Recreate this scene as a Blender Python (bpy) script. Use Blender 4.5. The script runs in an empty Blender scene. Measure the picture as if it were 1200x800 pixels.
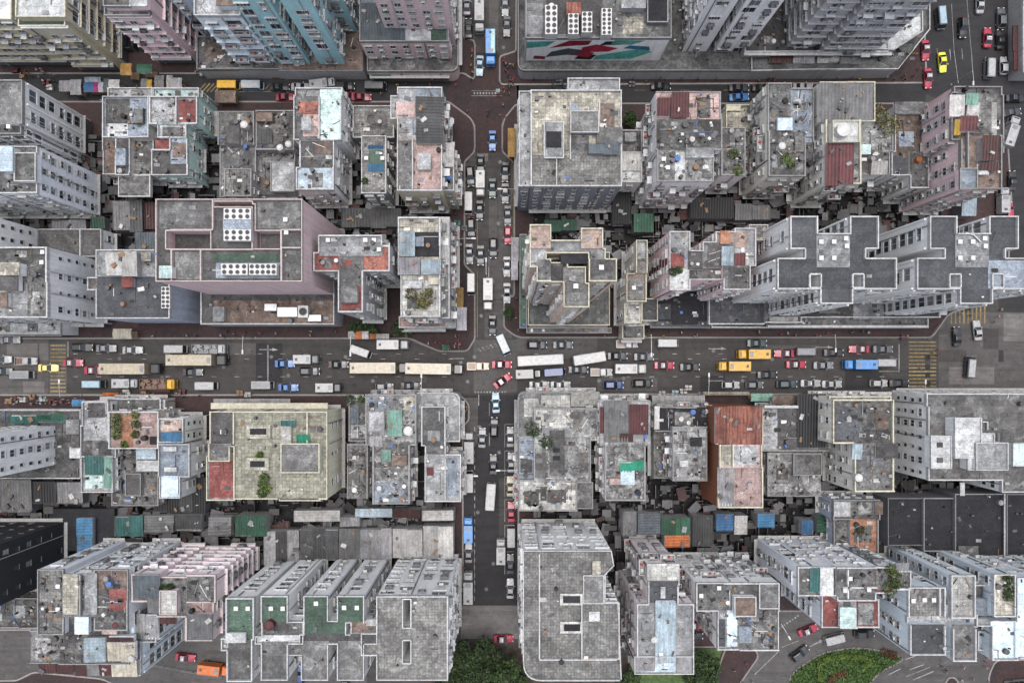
import bpy, math, random
from mathutils import Matrix, Vector

# ------------------------------------------------------------------ camera, sky, sun
scene = bpy.context.scene
H = 154.0            # drone height in metres
F = 800.0            # focal length in photo pixels (photo is 1200 wide)
NX, NY = 597.0, 430.0  # where straight down lies in the photo
col = scene.collection

cam_data = bpy.data.cameras.new('camera')
cam = bpy.data.objects.new('camera', cam_data)
col.objects.link(cam)
cam.location = (0, 0, H)
cam_data.sensor_width = 36.0
cam_data.lens = 36.0 * F / 1200.0
cam_data.shift_x = (600 - NX) / 1200.0
cam_data.shift_y = (NY - 400) / 1200.0
cam_data.clip_end = 3000
scene.camera = cam

SUN_EL, SUN_AZ = math.radians(84), math.radians(-5)   # azimuth from image-up towards the right
world = bpy.data.worlds.new('World')
scene.world = world
world.use_nodes = True
wn = world.node_tree
for n in list(wn.nodes):
    wn.nodes.remove(n)
wo = wn.nodes.new('ShaderNodeOutputWorld')
bg = wn.nodes.new('ShaderNodeBackground')
sky = wn.nodes.new('ShaderNodeTexSky')
sky.sky_type = 'NISHITA'
sky.sun_disc = False
sky.sun_elevation = SUN_EL
sky.sun_rotation = SUN_AZ
sky.dust_density = 5.0
hs = wn.nodes.new('ShaderNodeHueSaturation')      # overcast: cloud greys the blue
hs.inputs['Saturation'].default_value = 0.52
wn.links.new(sky.outputs[0], hs.inputs['Color'])
wn.links.new(hs.outputs[0], bg.inputs[0])
bg.inputs[1].default_value = 0.15
wn.links.new(bg.outputs[0], wo.inputs[0])

sun_data = bpy.data.lights.new('sun', 'SUN')
sun_data.energy = 0.55
sun_data.angle = math.radians(30)
sun_data.color = (1.0, 0.98, 0.95)
sun = bpy.data.objects.new('sun', sun_data)
col.objects.link(sun)
sd = Vector((math.sin(SUN_AZ) * math.cos(SUN_EL), math.cos(SUN_AZ) * math.cos(SUN_EL), math.sin(SUN_EL)))
sun.rotation_euler = sd.to_track_quat('Z', 'Y').to_euler()
sun.location = (0, 0, 200)

scene.view_settings.view_transform = 'Standard'
scene.view_settings.look = 'None'
scene.view_settings.gamma = 1.0
scene.view_settings.use_curve_mapping = False
scene.view_settings.exposure = 1.2

# ------------------------------------------------------------------ helpers
rnd = random.Random(7)
def wx(px, z=0.0): return (px - NX) / F * (H - z)
def wy(py, z=0.0): return -(py - NY) / F * (H - z)
def W(px, py, z=0.0): return (wx(px, z), wy(py, z), z)
MPP = H / F          # metres per pixel on the ground

class MB:
    """collects quads / prisms and builds one mesh"""
    def __init__(s): s.v = []; s.f = []; s.m = []; s.mi = 0
    def quad(s, a, b, c, d):
        n = len(s.v); s.v += [a, b, c, d]; s.f.append((n, n+1, n+2, n+3)); s.m.append(s.mi)
    def box(s, x0, x1, y0, y1, z0, z1, bottom=False):
        n = len(s.v)
        s.v += [(x0,y0,z0),(x1,y0,z0),(x1,y1,z0),(x0,y1,z0),(x0,y0,z1),(x1,y0,z1),(x1,y1,z1),(x0,y1,z1)]
        fs = [(4,5,6,7),(0,1,5,4),(1,2,6,5),(2,3,7,6),(3,0,4,7)]
        if bottom: fs.append((3,2,1,0))
        for f in fs: s.f.append(tuple(n+i for i in f)); s.m.append(s.mi)
    def rbox(s, cx, cy, lx, ly, z0, z1, ang):
        n = len(s.v); c, q = math.cos(ang), math.sin(ang)
        for z in (z0, z1):
            for dx, dy in ((-1,-1),(1,-1),(1,1),(-1,1)):
                x, y = dx*lx/2, dy*ly/2
                s.v.append((cx + x*c - y*q, cy + x*q + y*c, z))
        for f in [(4,5,6,7),(0,1,5,4),(1,2,6,5),(2,3,7,6),(3,0,4,7)]:
            s.f.append(tuple(n+i for i in f)); s.m.append(s.mi)
    def prism(s, pts, z0, z1):
        n = len(s.v); k = len(pts)
        s.v += [(p[0],p[1],z0) for p in pts] + [(p[0],p[1],z1) for p in pts]
        s.f.append(tuple(n+k+i for i in range(k))); s.m.append(s.mi)
        for i in range(k):
            j = (i+1) % k
            s.f.append((n+i, n+j, n+k+j, n+k+i)); s.m.append(s.mi)
    def cyl(s, cx, cy, r, z0, z1, k=10, r1=None):
        r1 = r if r1 is None else r1
        n = len(s.v)
        for z, q in ((z0, r), (z1, r1)):
            for i in range(k):
                a = 2*math.pi*i/k
                s.v.append((cx+q*math.cos(a), cy+q*math.sin(a), z))
        s.f.append(tuple(n+k+i for i in range(k))); s.m.append(s.mi)
        for i in range(k):
            j = (i+1) % k
            s.f.append((n+i, n+j, n+k+j, n+k+i)); s.m.append(s.mi)
    def tube(s, pts, r, k=6):
        pts = [Vector(p) for p in pts]; n = len(s.v)
        for i, p in enumerate(pts):
            t = (pts[min(i+1, len(pts)-1)] - pts[max(i-1, 0)]).normalized()
            u = t.cross(Vector((0,0,1)))
            if u.length < .1: u = t.cross(Vector((1,0,0)))
            u.normalize(); w = t.cross(u)
            rr = r[i] if isinstance(r, (list, tuple)) else r
            for q in range(k):
                a = 2*math.pi*q/k
                s.v.append(tuple(p + (u*math.cos(a) + w*math.sin(a))*rr))
        for i in range(len(pts)-1):
            for q in range(k):
                q2 = (q+1) % k
                s.f.append((n+i*k+q, n+i*k+q2, n+(i+1)*k+q2, n+(i+1)*k+q)); s.m.append(s.mi)
        s.f.append(tuple(n+(len(pts)-1)*k+q for q in range(k))); s.m.append(s.mi)
    def mesh(s, name, mats, smooth=False):
        me = bpy.data.meshes.new(name)
        me.from_pydata(s.v, [], s.f)
        for m in (mats if isinstance(mats, (list, tuple)) else [mats]): me.materials.append(m)
        if any(s.m): me.polygons.foreach_set('material_index', s.m)
        if smooth: me.polygons.foreach_set('use_smooth', [True]*len(s.f))
        me.update()
        return me
    def build(s, name, mats, parent=None, smooth=False, loc=None):
        return obj(name, s.mesh(name, mats, smooth), parent, loc)

def obj(name, me, parent=None, loc=None, rz=None):
    o = bpy.data.objects.new(name, me)
    col.objects.link(o)
    if parent is not None: o.parent = parent
    if loc is not None: o.location = loc
    if rz is not None: o.rotation_euler = (0, 0, rz)
    return o
def empty(name, loc=(0,0,0), rz=0.0):
    o = obj(name, None, None, loc, rz); o.empty_display_size = 0.5
    return o
def tag(o, label, cat, group=None):
    o['label'] = label; o['category'] = cat
    if group: o['group'] = group
    return o
def structure(o):
    o['kind'] = 'structure'; return o
def copy_tree(o, parent=None):
    c = o.copy(); col.objects.link(c); c.parent = parent
    for ch in o.children: copy_tree(ch, c)
    return c
def rounded(pts, radii, n=6):
    """polygon with rounded corners (pixel space)"""
    out = []
    k = len(pts)
    for i, p in enumerate(pts):
        r = radii[i] if isinstance(radii, (list, tuple)) else radii
        if not r: out.append(p); continue
        a = Vector(pts[i-1]) - Vector(p); b = Vector(pts[(i+1) % k]) - Vector(p)
        a.normalize(); b.normalize()
        p0 = Vector(p) + a*r; p1 = Vector(p) + b*r
        for t in range(n+1):
            t /= n
            q = p0*(1-t)**2 + Vector(p)*2*t*(1-t) + p1*t*t
            out.append((q.x, q.y))
    return out
def ccw(pts):
    a = sum(pts[i][0]*pts[(i+1) % len(pts)][1] - pts[(i+1) % len(pts)][0]*pts[i][1] for i in range(len(pts)))
    return list(pts) if a > 0 else list(reversed(pts))

# ------------------------------------------------------------------ materials (all procedural)
MATS = {}
def lerp(c, k): return tuple(max(0, min(1, x*k)) for x in c)
def newmat(name, rough=0.85, metal=0.0, spec=0.3):
    m = bpy.data.materials.new(name); m.use_nodes = True
    nt = m.node_tree; b = nt.nodes['Principled BSDF']
    b.inputs['Roughness'].default_value = rough
    b.inputs['Metallic'].default_value = metal
    b.inputs['Specular IOR Level'].default_value = spec
    return m, nt, b
def noise(nt, vec, scale, detail=4, rough=.6):
    n = nt.nodes.new('ShaderNodeTexNoise')
    n.inputs['Scale'].default_value = scale; n.inputs['Detail'].default_value = detail
    n.inputs['Roughness'].default_value = rough
    nt.links.new(vec, n.inputs['Vector'])
    return n.outputs['Fac']
def ramp(nt, fac, stops):
    r = nt.nodes.new('ShaderNodeValToRGB')
    e = r.color_ramp.elements
    while len(e) < len(stops): e.new(0.5)
    for q, (p, c) in zip(e, stops):
        q.position = p; q.color = (*c, 1) if len(c) == 3 else c
    nt.links.new(fac, r.inputs[0])
    return r.outputs[0]
def mix(nt, fac, a, b, mode='MIX'):
    m = nt.nodes.new('ShaderNodeMix'); m.data_type = 'RGBA'; m.blend_type = mode
    for s, v in ((m.inputs[0], fac), (m.inputs[6], a), (m.inputs[7], b)):
        if isinstance(v, (int, float)): s.default_value = v
        elif isinstance(v, tuple): s.default_value = (*v, 1)
        else: nt.links.new(v, s)
    return m.outputs[2]
def position(nt, scale=None):
    g = nt.nodes.new('ShaderNodeNewGeometry')
    if scale is None: return g.outputs['Position']
    mp = nt.nodes.new('ShaderNodeVectorMath'); mp.operation = 'MULTIPLY'
    mp.inputs[1].default_value = scale
    nt.links.new(g.outputs['Position'], mp.inputs[0])
    return mp.outputs[0]
def G(v): return (v, v, v)

def vary(nt, x, lo, hi):
    oi = nt.nodes.new('ShaderNodeObjectInfo')
    return mix(nt, 1.0, x, ramp(nt, oi.outputs['Random'], [(0, G(lo)), (1, G(hi))]), 'MULTIPLY')
def m_plaster(name, c, grime=0.45, stain=None):
    m, nt, b = newmat(name)
    p = position(nt)
    streak = noise(nt, position(nt, (1.6, 1.6, 0.10)), 1.0, 5, .65)
    blot = noise(nt, p, 0.35, 5, .65)
    fine = noise(nt, p, 2.6, 3, .6)
    dark = (c[0]*.50+.01, c[1]*.49+.01, c[2]*.47+.01)
    dark = stain or dark
    x = mix(nt, ramp(nt, streak, [(.44, G(0)), (.72, G(grime))]), c, dark)
    x = mix(nt, ramp(nt, blot, [(.46, G(0)), (.70, G(grime*.7))]), x, lerp(c, .62))
    x = mix(nt, 1.0, x, ramp(nt, fine, [(.3, G(.82)), (.7, G(1.0))]), 'MULTIPLY')
    nt.links.new(vary(nt, x, .80, 1.0), b.inputs['Base Color'])
    return m
def m_roof(name, c, contrast=1.0, warm=0.0, tile=0.0, light=None):
    """weathered flat roof: big stains, patches, speckle, optional tile joints"""
    m, nt, b = newmat(name, .9)
    p = position(nt)
    big = noise(nt, p, 0.26, 6, .7)
    mid = noise(nt, p, 1.25, 7, .74)
    fine = noise(nt, p, 3.2, 4, .8)
    lo = lerp(c, 1 - .55*contrast); hi = light or lerp(c, 1 + .65*contrast)
    x = ramp(nt, mid, [(.30, lo), (.50, c), (.70, hi)])
    st = (c[0]*.48+.006*warm, c[1]*.47, c[2]*.47)
    x = mix(nt, ramp(nt, big, [(.46, G(0)), (.62, G(.75*min(1, contrast)))]), x, st)
    vor = nt.nodes.new('ShaderNodeTexVoronoi'); vor.inputs['Scale'].default_value = .55
    nt.links.new(p, vor.inputs['Vector'])
    sp_ = nt.nodes.new('ShaderNodeSeparateColor'); nt.links.new(vor.outputs['Color'], sp_.inputs[0])
    x = mix(nt, 1.0, x, ramp(nt, sp_.outputs[0], [(.0, G(1-.38*contrast)), (.6, G(1.0)), (1.0, G(1+.25*contrast))]), 'MULTIPLY')
    hair = noise(nt, position(nt, (.35, 3.2, 1)), 1.0, 4, .7); hair2 = noise(nt, position(nt, (3.2, .35, 1)), 1.0, 4, .7)
    x = mix(nt, ramp(nt, hair, [(.60, G(0)), (.70, G(.5*contrast))]), x, lerp(c, .45))
    x = mix(nt, ramp(nt, hair2, [(.62, G(0)), (.72, G(.5*contrast))]), x, lerp(c, 1.7))
    x = mix(nt, 1.0, x, ramp(nt, fine, [(.3, G(.58)), (.5, G(.92)), (.70, G(1.40))]), 'MULTIPLY')
    x = mix(nt, ramp(nt, big, [(.34, G(0)), (.375, G(.55*contrast)), (.41, G(0)), (.52, G(0)), (.545, G(.5*contrast)), (.57, G(0))]), x, lerp(c, .45))
    if not tile:                                       # felt laps and screed joints
        sm = nt.nodes.new('ShaderNodeTexBrick'); sm.inputs['Scale'].default_value = 1.0
        sm.inputs['Brick Width'].default_value = 4.6; sm.inputs['Row Height'].default_value = 1.35; sm.inputs['Mortar Size'].default_value = .05
        sm.inputs['Color1'].default_value = (1, 1, 1, 1); sm.inputs['Color2'].default_value = (.84, .84, .85, 1); sm.inputs['Mortar'].default_value = (.66, .66, .66, 1)
        nt.links.new(p, sm.inputs['Vector'])
        x = mix(nt, .75, x, mix(nt, 1.0, x, sm.outputs['Color'], 'MULTIPLY'))
    if tile:
        br = nt.nodes.new('ShaderNodeTexBrick')
        br.offset = 0.0; br.inputs['Scale'].default_value = 1.0
        br.inputs['Brick Width'].default_value = tile; br.inputs['Row Height'].default_value = tile
        br.inputs['Mortar Size'].default_value = .045; br.inputs['Mortar Smooth'].default_value = .2
        br.inputs['Color1'].default_value = (1, 1, 1, 1); br.inputs['Color2'].default_value = (.62, .62, .64, 1)
        br.inputs['Mortar'].default_value = (.55, .54, .52, 1)
        nt.links.new(p, br.inputs['Vector'])
        x = mix(nt, 1.0, x, br.outputs['Color'], 'MULTIPLY')
    bp = nt.nodes.new('ShaderNodeBump'); bp.inputs['Strength'].default_value = .35; bp.inputs['Distance'].default_value = .08
    nt.links.new(mid, bp.inputs['Height']); nt.links.new(bp.outputs[0], b.inputs['Normal'])
    nt.links.new(vary(nt, x, .72, 1.18), b.inputs['Base Color'])
    return m
def m_sheet(name, c, rust=None, rough=.6, amt=.75):
    """painted or galvanised corrugated sheet with rust and grime streaks"""
    m, nt, b = newmat(name, rough)
    a = noise(nt, position(nt, (2.2, .22, .5)), 1.0, 5, .7)
    d = noise(nt, position(nt), .5, 4, .6)
    x = mix(nt, ramp(nt, a, [(.40, G(0)), (.66, G(amt))]), c, rust or lerp(c, .45))
    x = mix(nt, ramp(nt, d, [(.44, G(0)), (.66, G(.7))]), x, lerp(c, .42))
    e = noise(nt, position(nt), 2.4, 4, .7)
    x = mix(nt, 1.0, x, ramp(nt, e, [(.3, G(.62)), (.68, G(1.12))]), 'MULTIPLY')
    nt.links.new(vary(nt, x, .62, 1.08), b.inputs['Base Color'])
    return m
def m_plain(name, c, rough=.5, metal=0.0, spec=.4, var=.12, scale=.8):
    m, nt, b = newmat(name, rough, metal, spec)
    a = noise(nt, position(nt), scale, 3, .6)
    x = mix(nt, 1.0, c, ramp(nt, a, [(.3, G(1-var*2)), (.65, G(1))]), 'MULTIPLY')
    nt.links.new(x, b.inputs['Base Color'])
    return m
def m_asphalt(name, c, contrast=1.0):
    m, nt, b = newmat(name, .88)
    p = position(nt)
    big = noise(nt, p, .07, 5, .62); mid = noise(nt, p, .55, 5, .7); fine = noise(nt, p, 5, 3, .7)
    lane = noise(nt, position(nt, (.03, .55, 1)), 1.0, 4, .6)
    x = ramp(nt, mid, [(.28, lerp(c, 1-.28*contrast)), (.5, c), (.74, lerp(c, 1+.30*contrast))])
    x = mix(nt, ramp(nt, big, [(.42, G(0)), (.62, G(.55))]), x, lerp(c, .66))
    x = mix(nt, ramp(nt, lane, [(.50, G(0)), (.66, G(.55))]), x, lerp(c, .50))
    oil = noise(nt, p, .9, 3, .5); seam = noise(nt, position(nt, (.25, 2.6, 1)), 1.0, 3, .6)
    x = mix(nt, ramp(nt, oil, [(.60, G(0)), (.68, G(.55))]), x, lerp(c, .42))
    x = mix(nt, ramp(nt, seam, [(.62, G(0)), (.66, G(.45))]), x, lerp(c, 1.7))
    x = mix(nt, 1.0, x, ramp(nt, fine, [(.3, G(.82)), (.7, G(1.14))]), 'MULTIPLY')
    nt.links.new(x, b.inputs['Base Color'])
    return m
def m_brick(name, c):
    m, nt, b = newmat(name, .9)
    p = position(nt)
    br = nt.nodes.new('ShaderNodeTexBrick')
    br.inputs['Scale'].default_value = 1.0
    br.inputs['Brick Width'].default_value = .42; br.inputs['Row Height'].default_value = .21
    br.inputs['Mortar Size'].default_value = .02
    br.inputs['Color1'].default_value = (*c, 1); br.inputs['Color2'].default_value = (*lerp(c, .72), 1)
    br.inputs['Mortar'].default_value = (*lerp(c, .6), 1)
    nt.links.new(p, br.inputs['Vector'])
    big = noise(nt, p, .16, 5, .65); mid = noise(nt, p, 1.1, 4, .7)
    x = mix(nt, ramp(nt, big, [(.42, G(0)), (.62, G(.75))]), br.outputs['Color'], (c[0]*.46, c[1]*.62, c[2]*.68))
    x = mix(nt, 1.0, x, ramp(nt, mid, [(.3, G(.7)), (.7, G(1.25))]), 'MULTIPLY')
    nt.links.new(x, b.inputs['Base Color'])
    return m
def m_leaf(name, c):
    m, nt, b = newmat(name, .75)
    a = noise(nt, position(nt), 1.4, 3, .6)
    x = ramp(nt, a, [(.3, lerp(c, .45)), (.5, c), (.72, (c[0]*1.7, c[1]*1.5, c[2]*1.2))])
    nt.links.new(vary(nt, x, .65, 1.35), b.inputs['Base Color'])
    return m

def m_glass():
    m, nt, b = newmat('window_glass', .12, 0, .6)
    oi = nt.nodes.new('ShaderNodeObjectInfo')
    x = ramp(nt, oi.outputs['Random'], [(0, (.014,.017,.022)), (.62, (.022,.026,.032)), (.72, (.16,.16,.15)), (.86, (.07,.09,.10)), (1, (.035,.05,.06))])
    nt.links.new(x, b.inputs['Base Color'])
    return m
WALLS = dict(white=(.76,.765,.765), cool=(.66,.69,.73), grey=(.36,.36,.37), dgrey=(.15,.15,.165), tan=(.54,.50,.38),
             cream=(.72,.69,.54), pink=(.72,.55,.56), ppink=(.78,.55,.56), mint=(.52,.72,.66), teal=(.32,.54,.58),
             ltblue=(.62,.69,.74), bluegrey=(.42,.47,.56), black=(.022,.022,.026), brown=(.20,.15,.13), rust=(.20,.078,.04),
             slate=(.23,.25,.29), beige=(.56,.52,.46), ivory=(.68,.67,.60), lpink=(.70,.61,.62))
for k, c in WALLS.items(): MATS['w_'+k] = m_plaster(k+'_render', c)
MATS['w_rbeige'] = m_plaster('rust_stained_render', (.66,.55,.48), .9, (.36,.17,.09))
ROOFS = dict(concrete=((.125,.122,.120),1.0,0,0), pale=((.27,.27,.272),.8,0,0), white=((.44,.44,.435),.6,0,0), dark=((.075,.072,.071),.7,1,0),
             gravel=((.145,.142,.138),.9,1,0), charcoal=((.070,.072,.078),.45,0,0), black=((.020,.020,.023),.5,0,0), slab=((.20,.195,.185),.75,1,.55),
             tile=((.36,.335,.28),.8,1,.7), ctile=((.37,.36,.285),.6,1,.7), wtile=((.42,.41,.38),.6,0,1.0), dtile=((.115,.115,.11),.7,0,.9), brick=((.26,.105,.08),.7,1,0),
             red=((.175,.060,.054),.7,1,0), pinkf=((.36,.26,.24),.6,1,0), green=((.062,.095,.072),.5,0,0), mint=((.42,.52,.50),.6,0,0),
             bluegrey=((.21,.235,.27),.6,0,0), ltblue=((.46,.54,.60),.5,0,0), brown=((.155,.115,.095),.8,1,0), rubble=((.21,.207,.202),1.3,1,0),
             mess=((.115,.112,.108),1.25,1,0), orange=((.30,.15,.095),.6,1,0), salmon=((.33,.25,.21),.6,1,0))
for k, a in ROOFS.items(): MATS['r_'+k] = m_roof(k+'_roofing', (a[0][0]*.92, a[0][1]*.945, a[0][2]*.955), *a[1:])
SHEETS = dict(galv=((.36,.37,.39),(.17,.14,.12)), white=((.58,.58,.57),(.34,.31,.28)), grey=((.19,.195,.20),(.10,.09,.085)), dgrey=((.085,.087,.09),None),
              red=((.135,.034,.038),(.07,.03,.03)), rust=((.20,.042,.022),(.38,.22,.17)), blue=((.045,.14,.30),None), green=((.035,.125,.075),None),
              teal=((.045,.16,.15),None), orange=((.55,.16,.05),None), blk=((.017,.018,.021),None), slate=((.13,.16,.185),None), ltblue=((.40,.50,.56),None),
              yellow=((.62,.38,.03),None), ochre=((.42,.235,.055),None), cream=((.56,.52,.42),None), sky=((.07,.23,.42),None), bgreen=((.03,.36,.22),None),
              lav=((.42,.41,.45),None), maroon=((.085,.028,.026),None), magenta=((.42,.03,.20),None), mint=((.22,.40,.33),None))
for k, (c, r) in SHEETS.items(): MATS['s_'+k] = m_sheet(k+'_sheeting', lerp(c, .70), lerp(r, .74) if r else None, .6,   .7 if k == 'rust' else .75)
MATS.update(
    parapet_white=m_plaster('white_parapet', (.42,.425,.43), 1.0), parapet_grey=m_plaster('grey_parapet', (.22,.22,.22), .7),
    parapet_cream=m_plaster('cream_parapet', (.46,.44,.35), .9), parapet_dark=m_plaster('dark_parapet', (.15,.15,.155), .4),
    parapet_pink=m_plaster('pink_parapet', (.40,.345,.335), .6),
    glass=m_glass(), frame=m_plain('window_frame', (.42,.43,.44), .5),
    dframe=m_plain('dark_frame', (.10,.10,.105), .5), ac=m_plain('appliance_white', (.42,.42,.41), .5), fan=m_plain('fan_black', (.02,.02,.022), .6),
    hood=m_plaster('concrete_hood', (.34,.34,.335), .5), litter=m_plaster('dark_litter', (.024,.0235,.023), .6), litter2=m_plaster('grey_litter', (.075,.074,.074), .6), vglass=m_plain('car_glass', (.010,.012,.015), .1, 0, .6), metal=m_plain('galvanised_metal', (.40,.41,.42), .4, .6), dmetal=m_plain('dark_metal', (.06,.06,.065), .5, .3),
    wood=m_plain('old_timber', (.16,.10,.06), .8), cloth_r=m_plain('red_cloth', (.35,.05,.05), .9), cloth_b=m_plain('blue_cloth', (.06,.12,.3), .9),
    cloth_w=m_plain('white_cloth', (.55,.55,.55), .9), soil=m_plain('soil', (.05,.04,.03), .95, 0, .2, .3),
    asphalt=m_asphalt('asphalt', (.040,.0370,.0365)), asphalt2=m_asphalt('new_asphalt', (.021,.0205,.022), .8), asphalt3=m_asphalt('worn_asphalt', (.062,.0585,.058)),
    concrete_road=m_asphalt('concrete_road', (.105,.099,.096)), alley=m_roof('shade_darkened_concrete', (.010,.010,.0105), .9), paving=m_brick('red_brick_paving', (.042,.025,.0245)), paving2=m_brick('grey_brick_paving', (.060,.052,.053)),  # alley colour carries the canyon shade, darker than bare concrete
    kerb=m_plaster('kerb_stone', (.20,.19,.18), .6), paint_w=m_sheet('white_road_paint', (.30,.30,.295), (.10,.10,.10), .8, .8),
    paint_y=m_sheet('yellow_road_paint', (.27,.20,.075), (.09,.075,.055), .8, .8),
    leaf=m_leaf('dark_foliage', (.015,.028,.010)), leaf2=m_leaf('mid_foliage', (.028,.050,.014)), leaf3=m_leaf('lime_foliage', (.075,.105,.022)), leaf4=m_leaf('dry_foliage', (.14,.11,.05)),
    bark=m_plain('bark', (.09,.065,.045), .95), lawn=m_leaf('lawn_grass', (.036,.072,.016)), hedge=m_leaf('hedge_leaf', (.050,.095,.018)), flower=m_leaf('red_flowers', (.12,.03,.025)),
    tyre=m_plain('tyre_rubber', (.018,.018,.019), .8), lamp_glass=m_plain('lamp_lens', (.6,.6,.58), .2), tail=m_plain('tail_lens', (.30,.01,.01), .3),
    skin=m_plain('skin', (.45,.28,.20), .6), hair=m_plain('black_hair', (.012,.010,.010), .7), plate=m_plain('chrome_trim', (.5,.5,.5), .3, .7),
)

# ------------------------------------------------------------------ the ground, roads, pavements
def sheet(name, pts, z, m, parent=None):
    b = MB(); p = ccw([(wx(x), wy(y)) for x, y in pts])
    n = len(b.v); b.v += [(x, y, z) for x, y in p]; b.f.append(tuple(range(n, n+len(p)))); b.m.append(0)
    return b.build(name, MATS[m], parent)
PZ = [0]
def patch(r, z, m, parent):
    PZ[0] += 1; sheet('asphalt_patch', rect(*r), z + .0006*PZ[0], m, parent)
def rect(x0, y0, x1, y1): return [(x0,y0),(x1,y0),(x1,y1),(x0,y1)]

g = MB(); g.quad((-600,-600,0),(600,-600,0),(600,600,0),(-600,600,0))
structure(g.build('ground', MATS['asphalt']))
road = structure(sheet('main_road', rect(-220, 396, 1420, 463), .004, 'asphalt'))
side = structure(sheet('side_street', rect(541, -220, 608, 396), .004, 'asphalt'))
lower = structure(sheet('lower_street', rect(541, 463, 608, 709), .004, 'asphalt2'))
top_road = structure(sheet('market_street', rect(-220, 84, 1085, 124), .004, 'asphalt2'))
avenue = structure(sheet('avenue', [(1084,-220),(1250,-220),(1250,396),(1172,396),(1160,140),(1084,110)], .0045, 'asphalt2'))
junction = structure(sheet('brick_junction', rounded([(556,62),(585,62),(606,104),(606,120),(588,142),(587,179),(557,179),(556,142),(525,122),(525,104)], 3), .010, 'paving'))
structure(sheet('concrete_crossing', rect(540, 709, 607, 748), .008, 'concrete_road'))
# asphalt repairs and worn areas
for r, m in [((1100,366,1420,462),'asphalt3'), ((-220,398,57,462),'asphalt3'), ((555,398,606,460),'asphalt3'), ((606,396,700,420),'asphalt3')]:
    patch(r, .007, m, road)
for r, m in [((1100,410,1133,424),'asphalt'), ((1152,385,1170,409),'asphalt'), ((1170,410,1176,424),'asphalt2'), ((27,447,52,460),'concrete_road'), ((8,402,44,420),'concrete_road'),
             ((46,402,57,422),'concrete_road'), ((100,402,120,412),'asphalt2'), ((300,402,331,448),'asphalt2'), ((990,430,1034,456),'asphalt2'), ((820,440,850,458),'asphalt2'),
             ((700,442,770,458),'asphalt3'), ((474,440,500,448),'asphalt3'), ((205,402,300,416),'asphalt3'), ((880,404,960,409),'asphalt3'), ((1112,430,1165,450),'concrete_road'), ((1176,368,1200,400),'concrete_road')]:
    patch(r, .009, m, road)
for r, m in [((573,0,584,60),'asphalt3'), ((573,232,583,330),'asphalt3'), ((584,220,600,300),'asphalt3'), ((575,300,602,350),'asphalt3'), ((559,180,572,189),'concrete_road'), ((568,352,600,396),'asphalt3')]:
    patch(r, .006, m, side)
for r, m in [((541,466,560,520),'asphalt3'), ((585,560,602,640),'asphalt')]:
    patch(r, .006, m, lower)
# pavements with kerbs
def pavement(pts, m='paving', h=.14, name='pavement', radii=0):
    if radii: pts = rounded(pts, radii)
    p = ccw([(wx(x), wy(y)) for x, y in pts])
    b = MB(); b.prism(p, .0, h)
    o = structure(b.build(name, MATS[m]))
    k = MB(); n = len(p)
    for i in range(n):
        a, c = Vector(p[i]), Vector(p[(i+1) % n]); d = c - a
        if d.length < .05: continue
        d.normalize(); nn = Vector((d.y, -d.x))
        q = [a + nn*.06, c + nn*.06, c - nn*.30, a - nn*.30]
        k.prism([(v.x, v.y) for v in q], 0, h + .006 + .0006*(i % 3))
    k.build('kerb', MATS['kerb'], o)
    return o
pv_a = pavement([(-220,-220),(544,-220),(544,44),(557,48),(557,96),(544,87),(-220,87)], radii=[0,0,2,5,8,3,0])
pv_b = pavement([(606,-220),(1084,-220),(1084,42),(1086,98),(606,100),(585,100),(585,66),(604,60)], radii=[0,0,0,3,3,6,4,2])
pv_c = pavement([(-220,119),(526,119),(557,142),(557,178),(545,190),(545,310),(557,322),(557,396),(556,399),(548,412),(514,412),(480,397),(-220,397)], radii=[0,3,12,4,2,2,3,1,1,5,4,6,0])
pv_d = pavement([(605,121),(1164,121),(1180,150),(1186,240),(1180,340),(1160,352),(1112,368),(1092,396),(606,396),(590,384),(590,352),(602,346),(602,192),(588,178),(588,142)], radii=[6,6,0,0,0,4,6,6,8,4,3,2,2,3,10])
pv_e = pavement([(-220,462),(541,462),(550,474),(550,492),(543,500),(543,690),(526,726),(500,738),(-220,738)], radii=[0,8,4,3,2,4,8,4,0])
pv_f = pavement([(610,461),(1420,461),(1420,705),(1060,716),(905,716),(850,758),(608,758),(606,470)], radii=[6,0,0,0,0,0,0,5])
# service alleys inside the blocks: concrete darkened in colour to imitate deep shade, with uncountable litter, pipes and lean-to scraps
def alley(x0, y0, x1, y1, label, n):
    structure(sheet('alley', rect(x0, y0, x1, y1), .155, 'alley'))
    r = random.Random(int(x0+y0)); b = MB()
    for _ in range(n):
        X, Y, _z = W(r.uniform(x0, x1), r.uniform(y0, y1)); b.mi = r.choice([0,0,1,1,2,3,4,5,0,1]); q = r.random()
        if q < .5: s_ = r.uniform(.3,1.2); b.rbox(X, Y, s_, s_*r.uniform(.4,1), .157, .157+r.uniform(.2,1.4), r.choice([0,0,r.uniform(0,3)]))
        elif q < .75: b.rbox(X, Y, r.uniform(1.2,4), .14, .157+.2, .157+r.uniform(.3,2.6), r.choice([0,1.571]))
        else: h_ = r.uniform(1.8,3); b.rbox(X, Y, r.uniform(1,3), r.uniform(.8,2), h_, h_+.08, r.choice([0,0,1.571,r.uniform(0,3)]))
    o = b.build('alley_litter', [MATS['dmetal'],MATS['litter'],MATS['litter2'],MATS['s_maroon'],MATS['s_grey'],MATS['s_dgrey']]); tag(o, label, 'litter'); o['kind'] = 'stuff'
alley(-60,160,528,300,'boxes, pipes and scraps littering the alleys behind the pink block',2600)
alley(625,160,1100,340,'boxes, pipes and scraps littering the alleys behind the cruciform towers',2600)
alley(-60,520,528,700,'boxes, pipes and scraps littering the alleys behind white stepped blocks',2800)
alley(625,520,1250,690,'boxes, pipes and scraps littering the alleys behind the grey eastern tenements',2800)
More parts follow.
